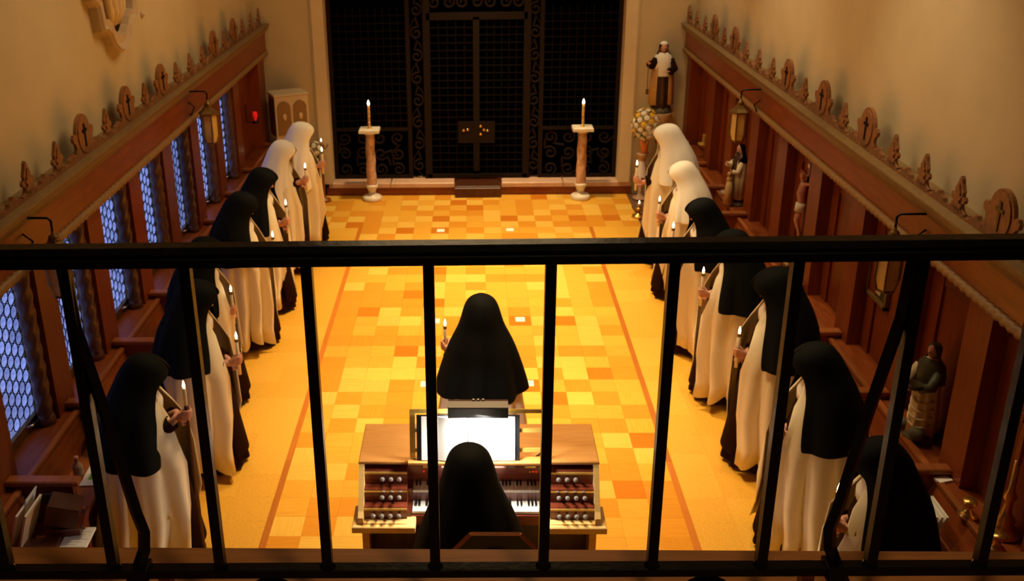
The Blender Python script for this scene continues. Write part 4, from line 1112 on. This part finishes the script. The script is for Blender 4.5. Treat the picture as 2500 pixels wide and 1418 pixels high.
# small things on the right stalls
cp_ = MB().lathe([(.03, 0), (.04, .03), (.045, .07), (.04, .068), (.03, .02), (.001, .01)], n=14).build('cup', MT['clear'], None, True)
cp_.location = (2.985, -2.31, .79); tag(cp_, 'small clear cup on the ledge left of the black-veiled statue', 'cup')
sw = B(3.145, 3.16, -.62, -.54, 1.42, 1.54, 'switch_plate', MT['silver'], None, .004); tag(sw, 'small metal plate on the far right panel', 'switch plate')
fo = MB().lathe([(.02, -.05), (.06, -.02), (.07, 0.0), (.055, 0.0), (.03, -.02), (.001, -.03)], n=16).build('holy_water_font', MT['brass'], None, True); fo.location = (3.10, -.58, 0.98)
tag(fo, 'shallow pale bowl fixed on the far right panel', 'font'); MB().cbox(.0, .06, -.05, .05, -.05, .12, .006).build('backplate', MT['brass'], fo)
def booklet(name, label, cat, loc, rz, sx, sy, sz, mat, tilt=0.0, page=None, group=None, rx=0.0):
    t = thing(name, label, cat, loc, rz, group); t.rotation_euler = (rx, tilt, rz)
    MB().cbox(-sx/2, sx/2, -sy/2, sy/2, 0, sz*.12, .0008).build('back_cover', mat, t)
    MB().box(-sx/2+.003, sx/2-.004, -sy/2+.004, sy/2-.004, sz*.12, sz*.88).build('pages', MT['paper'], t)
    MB().cbox(-sx/2, sx/2, -sy/2, sy/2, sz*.88, sz, .0008).build('front_cover', page or mat, t)
    return t
booklet('paper_slip', 'small folded paper on the right ledge under the partition cap', 'paper', (2.99, -8.19, .792), .3, .10, .06, .012, MT['card'])
for i in range(3):
    booklet('magazine', ['outer white magazine leaning in the near right stall', 'middle white magazine leaning in the near right stall', 'inner white magazine leaning in the near right stall'][i], 'magazine', (2.80-.03*i, -8.50, .70), 0, .24, .22, .012, MT['paper'], radians(-72), group='white magazines in the near right stall')
bx = thing('book', 'brown leather book lying by the front right person', 'book', (2.75, -8.12, .582), .2)
MB().cbox(-.12, .12, -.16, .16, 0, .05, .008).build('cover', MT['leather'], bx)
booklet('pamphlet', 'white and blue pamphlet on the brown book in the right stall', 'pamphlet', (2.78, -8.06, .635), .25, .15, .21, .010, MT['blue'], 0, MT['paper'])
booklet('prayer_book', 'small blue and red booklet behind the first black veil on the right', 'book', (2.75, -3.78, .582), .4, .13, .18, .03, MT['blue'], 0, MT['pink'])
# ------------------------------------------------------------------ things in the near left stalls
for i in range(2):
    booklet('paper_folder', ['buff paper folder leaning at the back of the near left stall', 'front buff folder with a torn edge in the near left stall'][i], 'folder', (-2.86+.055*i, -8.60, .73), 0, .30, .24, .014, MT['manila'], radians(-72), group='paper folders in the near left stall')
prn = booklet('printed_card', 'white card with a grey photo sticking out of the buff folders', 'card', (-2.835, -8.52, .80), 0, .22, .16, .006, MT['paper'], radians(-74))
MB().box(-.095, -.05, -.04, .05, .0065, .0072).build('printed_picture', MT['black_leather'], prn)
wb = thing('wooden_box', 'dark brown wooden box tilted on a book rest in the near left stall', 'box', (-2.65, -8.50, .70), 0.25); wb.rotation_euler = (0, radians(18), .2)
MB().cbox(-.10, .10, -.09, .09, 0.0, .125, .006).build('carcass', MT['dark_wood'], wb); MB().cbox(-.095, .095, -.085, .085, .125, .135, .003).build('lid', MT['leather'], wb)
br = thing('book_rest', 'reddish wooden book rest under the tilted box', 'book rest', (-2.63, -8.47, .582), 0.2)
MB().box(-.08, .08, -.08, .08, 0.0, .07).box(-.12, .12, -.1, .1, .07, .085).build('base', MT['mahogany'], br); MB().cbox(.10, .12, -.1, .1, .085, .11, .006).build('lip', MT['mahogany'], br)
lb_ = thing('book', 'closed dark leather book on the near left seat', 'book', (-2.73, -8.72, .582), .15)
MB().cbox(-.12, .11, -.13, .13, 0, .045, .006).build('cover', MT['leather'], lb_)
wp = thing('writing_pad', 'white writing pad with faint grey lines on the near left seat', 'notepad', (-2.545, -8.60, .582), .05)
MB().cbox(-.085, .085, -.15, .15, 0, .015, .002).build('sheets', MT['paper'], wp); MB().cbox(-.1, -.085, -.15, .15, 0, .02, .002).build('spine', MT['mahogany'], wp)
for i in range(9): MB().box(-.06, .07-.03*(i % 3), .10-.025*i, .102-.025*i, .015, .0156).build('handwriting_line', MT['dull_brass'], wp)
ph = MB().cbox(-.06, .06, -.006, .006, 0, .07, .003).build('wire_frame', MT['black_leather'], None); ph.location = (-2.76, -8.42, .76); tag(ph, 'small dark frame behind the tilted box', 'frame')
bo = thing('bottle', 'clear bottle with orange cap on the left partition end', 'bottle', (-2.80, -7.86, .582))
MB().lathe([(.032, 0), (.036, .02), (.036, .08), (.028, .10), (.014, .12), (.014, .135)], n=14).build('glass', MT['clear'], bo, True); MB().lathe([(.017, .132), (.017, .16), (.001, .162)], n=12).build('cap', MT['corpus'], bo, True)
gb_ = booklet('green_leaflet', 'green and pink leaflet lying behind the front left person', 'leaflet', (-2.66, -7.85, .582), .05, .20, .26, .008, MT['pink'], 0, MT['paper'])
MB().box(-.06, .098, -.06, .128, .0081, .0095).build('green_panel', MT['green'], gb_)
dk = thing('shoulder_bag', 'dark blue bag on the stall seat beside the front left person', 'bag', (-2.75, -7.45, .582))
MB().loft([[(.10*cos(q)*a, .15*sin(q)*a, z) for q in [2*pi*i/20 for i in range(20)]] for z, a in ((0, .9), (.05, 1.05), (.16, .95), (.22, .6), (.235, .2))], True, True, True).build('pouch', MT['black_leather'], dk, True)
MB().tube([(.0, -.1, .2), (.0, -.06, .29), (.0, .06, .29), (.0, .1, .2)], .01, 6).build('handle', MT['black_leather'], dk, True)

# ------------------------------------------------------------------ far end
def pedestal(x, label, lb2, ztop):
    t = thing('candle_pedestal', label, 'pedestal', (x, 0.03, 0), 0, 'marble candle pedestals before the grille')
    MB().lathe([(.135, 0), (.14, .02), (.14, .055), (.12, .07), (.06, .085), (.05, .12)], n=24).build('foot', MT['marble'], t, True)
    MB().lathe([(.05, .12), (.065, .17), (.085, .20), (.09, .225), (.07, .245)], n=20).build('lower_collar', MT['marble'], t, True)
    rg = []
    for j in range(49):
        z = .245+.74*j/48; r = .062+(.072-.062)*(1-j/48)
        rg.append([(r*(1+.06*cos(3*(q-z*7)))*cos(q), r*(1+.06*cos(3*(q-z*7)))*sin(q), z) for q in [2*pi*i/20 for i in range(20)]])
    MB().loft(rg, True, True, True).build('twisted_shaft', MT['rose_marble'], t, True)
    MB().lathe([(.062, .985), (.085, 1.0), (.10, 1.025)], n=20).build('capital', MT['marble'], t, True)
    MB().cbox(-.145, .145, -.12, .12, 1.025, 1.075, .01).build('top_slab', MT['marble'], t)
    c = thing('altar_candle', lb2, 'candle', (x, 0.03, 1.075), 0, 'altar candles on the pedestals')
    MB().lathe([(.035, 0), (.03, .012), (.012, .02), (.022, .03), (.02, .04)], n=14).build('socket', MT['gold'], c, True)
    H = ztop-1.075-.05
    MB().lathe([(.019, .03), (.019, H), (.012, H+.004)], n=12).build('wax', MT['wax_gold'], c, True)
    for z in (.08, H*.5, H-.05): MB().lathe([(.0205, z), (.0215, z+.01), (.0205, z+.02)], n=12).build('gold_band', MT['gold'], c, True)
    MB().lathe([(.003, H), (.014, H+.014), (.018, H+.03), (.011, H+.055), (.001, H+.08)], n=12).build('flame', MT['flame'], c, True)
pedestal(-1.50, 'twisted marble pedestal left of the grille doors', 'gold banded candle burning on the left pedestal', 1.455)
pedestal(1.535, 'twisted marble pedestal right of the grille doors', 'gold banded candle burning on the right pedestal', 1.445)
# left corner: cabinet on a draped table
tb = thing('side_table', 'small dark table with reddish cloth in the far left corner', 'table', (-2.65, 0.08, 0))
MB().cbox(-.24, .24, -.2, .2, .80, .84, .006).build('table_top', MT['dark_wood'], tb)
for a in (-1, 1):
    for b in (-1, 1): MB().tube([(a*.2, b*.16, 0), (a*.2, b*.16, .8)], .022, 6).build('leg', MT['dark_wood'], tb)
MB().loft([[(x, -.205-.008*sin(x*40), z) for x in [-.2+.4*i/24 for i in range(25)]] for z in (.45, .845)], False).build('cloth', MT['mahogany'], tb, True)
cb = thing('shrine_cabinet', 'cream cabinet with two arched brown doors in the far left corner', 'cabinet', (-2.63, -0.02, .98), .45)
MB().cbox(-.24, .24, -.17, .17, 0, .62, .008).build('carcass', MT['trim'], cb); MB().cbox(-.25, .25, -.18, .18, .62, .65, .008).build('top', MT['trim'], cb)
arch = [(-.095, 0), (.095, 0), (.095, .38)] + [(.095*cos(a), .38+.10*sin(a)) for a in [pi*k/10 for k in range(1, 10)]] + [(-.095, .38)]
for a in (-.115, .115):
    d = MB().prism(arch, (a, -.17, .07), (1, 0, 0), (0, 0, 1), (0, -1, 0), 0, .014).build('door', MT['rope'], cb)
    MB().ell((a, -.19, .33), (.03, .012, .05)).build('painted_face', MT['statue_robe'], d, True)
MB().cbox(-.245, -.235, -.15, .15, .05, .58, .004).build('side_panel', MT['dull_brass'], cb)
MB().cbox(-.1, .1, -.08, .08, -.14, 0, .006).build('plinth', MT['dark_wood'], cb)
def stand(loc, h, label, mat):
    t = thing('candle_stand', label, 'candle stand', loc)
    MB().lathe([(.10, 0), (.09, .03), (.03, .05), (.018, .09), (.016, h-.06), (.03, h-.04), (.045, h-.02), (.05, h)], n=16).build('stem', mat, t, True)
    for a in (-.09, .09): MB().tube([(0, 0, h-.03), (a*.6, 0, h-.05), (a, 0, h+.0), (a*1.05, 0, h+.02)], .009, 6).build('branch', MT['dull_brass'], t, True)
    MB().lathe([(.02, h), (.026, h+.03), (.024, h+.06), (.001, h+.055)], n=12).build('votive_glass', MT['clear'], t, True)
    MB().lathe([(.002, h+.058), (.008, h+.066), (.009, h+.078), (.001, h+.10)], n=10).build('flame', MT['flame'], t, True)
stand((-2.20, 0.0, 0), .84, 'wooden candle stand with small votive flame beside the left door jamb', MT['stall_light'])
stand((-2.86, -0.35, 0), .80, 'dark candle stand with votive flame at the end of the left stalls', MT['dull_brass'])
stand((2.25, -0.8, 0), .14, 'low votive light on the floor at the far right', MT['gold'])
def flowers(name, label, loc, n, R, hh, yellow, vase, vh, seed):
    t = thing(name, label, 'flowers', loc); q = random.Random(seed)
    MB().lathe([(.045*vh/.2, 0), (.05*vh/.2, .02), (.06*vh/.2, vh*.6), (.075*vh/.2, vh), (.065*vh/.2, vh*.98), (.001, vh*.5)], n=16).build('vase', vase, t, True)
    lf = MB()
    for i in range(90):
        d = Vector((q.gauss(0, 1), q.gauss(0, 1), q.gauss(0.2, 1))).normalized(); c = Vector((0, 0, vh+hh*.5)) + Vector((d.x*R, d.y*R, d.z*hh*.52))*q.uniform(.55, 1.0)
        a = Vector((q.uniform(-1, 1), q.uniform(-1, 1), q.uniform(-1, 1))).normalized(); b = d.cross(a).normalized()*.016
        e = d*.05+Vector((0, 0, -.012)); lf.add([c, c+e*.5+b, c+e, c+e*.5-b], [(0, 1, 2), (0, 2, 3)])
    lf.build('leaves', MT['leaf'], t, False, kind='stuff')
    for i in range(10):
        pass
    fm = {}
    for key in ('petal_white', 'petal_yellow'):
        m = MB()
        for k in range(9):
            a = 2*pi*k/9
            m.add([(0, 0, 0), (.022*cos(a-.3), .022*sin(a-.3), .006), (.036*cos(a), .036*sin(a), .004), (.022*cos(a+.3), .022*sin(a+.3), .006)], [(0, 1, 2, 3)])
        m.ell((0, 0, .004), (.012, .012, .008), None, 8, 4); fm[key] = shared(m, 'flower', MT[key])
    for i in range(n):
        z = 1-1.7*(i+.5)/n; a = i*2.39996; rr3 = sqrt(max(0, 1-z*z)); d = Vector((rr3*cos(a), rr3*sin(a), z))
        o = inst('flower', fm['petal_yellow' if q.random() < yellow else 'petal_white'], t, Vector((d.x*R, d.y*R, vh+hh*.5+d.z*hh*.55)), d.to_track_quat('Z', 'Y').to_euler()); o.scale = (1.35, 1.35, 1.35)
    return t
flowers('flower_vase', 'bouquet of white and yellow flowers in an orange vase at the far right', (2.42, 0.02, .68), 64, .19, .44, .32, MT['orange_vase'], .19, 3)
fs = thing('flower_stand', 'slim pink stand carrying the orange vase', 'stand', (2.40, 0.02, 0))
MB().lathe([(.11, 0), (.11, .02), (.04, .05), (.03, .1), (.03, .5), (.05, .58), (.08, .66), (.09, .68)], n=18).build('column', MT['rose_marble'], fs, True); MB().lathe([(.10, .34), (.06, .5), (.045, .58)], n=18, caps=False).build('lace_skirt', MT['linen'], fs, True)
flowers('flower_pot', 'small pot of white flowers behind the left white veil by the door jamb', (-2.28, -.12, .55), 16, .09, .22, 0, MT['marble'], .14, 5)
fp = MB().lathe([(.09, 0), (.09, .02), (.03, .05), (.03, .48), (.07, .54), (.08, .55)], n=16).build('plant_stand', MT['dark_wood'], None, True); fp.location = (-2.28, -.12, 0); tag(fp, 'dark stand under the pot of white flowers', 'stand')
# red lamp in the left corner
rl_ = thing('sanctuary_lamp', 'glowing red glass lamp on a bracket at the end of the left stalls', 'lamp', (-2.98, -.62, 1.36))
MB().lathe([(.012, 0), (.02, .03), (.033, .08), (.03, .12), (.025, .118), (.001, .05)], n=14).build('red_glass', MT['red_glass'], rl_, True)
MB().lathe([(.05, -.03), (.045, -.01), (.015, 0.0)], n=14).build('tray', MT['iron'], rl_, True); MB().tube([(0, 0, -.02), (-.12, 0, -.02), (-.12, 0, .22)], .009, 6).build('bracket', MT['iron'], rl_, True)

# ------------------------------------------------------------------ cards on the floor
for i, (x, y) in enumerate(((-.46, -1.30), (.465, -1.283), (.472, -4.083), (-.44, -4.118), (-.477, -5.497), (.484, -5.483))):
    c = MB().cbox(-.05, .05, -.055, .055, 0, .003, .0005).build('place_card', MT['card'], None); c.location = (x, y, 0.0008)
    tag(c, 'white card flat on the parquet, ' + ('far left one above the rail', 'far right one above the rail', 'one right of the standing veil', 'one left of the standing veil beside the candle', 'left one behind the organ', 'right one behind the organ')[i], 'card', 'white cards on the parquet')

# ------------------------------------------------------------------ carved niche high on the left wall
nc = thing('carved_niche', 'carved stone niche frame with relief drapery high on the left wall', 'wall niche', (-3.1, -5.23, 3.62))
half = [(0, -.54), (.10, -.52), (.20, -.45), (.26, -.36), (.34, -.31), (.43, -.30), (.45, -.22), (.47, -.10), (.56, -.04), (.60, .06), (.56, .2), (.47, .28), (.45, .42), (.36, .46), (.26, .52), (.2, .62), (.1, .68), (0, .70)]
outl = half + [(-a, b) for a, b in reversed(half[1:-1])]
inn = [(a*.74, .06+(b-.06)*.72) for a, b in outl]; mid = [(a*.87, .06+(b-.06)*.86) for a, b in outl]
MB().loft([[(0.0, a, b) for a, b in outl], [(.07, a*.985, b*.985) for a, b in outl], [(.10, a*.95, .01+b*.95) for a, b in outl], [(.075, a, b) for a, b in mid], [(.09, a*1.06, b*1.05) for a, b in inn], [(.03, a, b) for a, b in inn]], True).build('stone_frame', MT['stone_frame'], nc)
MB().prism([(a*1.02, b*1.02) for a, b in inn], (0, 0, 0), (0, 1, 0), (0, 0, 1), (1, 0, 0), 0.002, .012).build('niche_back', MT['dark_wood'], nc)
for i, (y, r) in enumerate(((-.20, .05), (-.08, .06), (.05, .055), (.16, .05))):
    MB().tube([(.03, y*1.3, .45), (.05, y*1.2, .1), (.045, y*.8+.03, -.18), (.02, y*.45+.03, -.30)], [r*.8, r, r*.9, r*.4], 8).build('relief_fold', MT['statue_robe'], nc, True)
for i, (y, z) in enumerate(((-4.42, 3.30), (-2.15, 3.74))):
    kb = MB().lathe([(.03, 0), (.03, .01), (.015, .03), (.001, .035)], n=10).build('wall_knob', MT['stone_frame'], None, True); kb.location = (-3.1, y, z); kb.rotation_euler = (0, pi/2, 0)
    tag(kb, ('small plaster knob just right of the carved niche', 'small plaster knob at the top edge right of the niche')[i], 'knob')

bpy.context.view_layer.update()
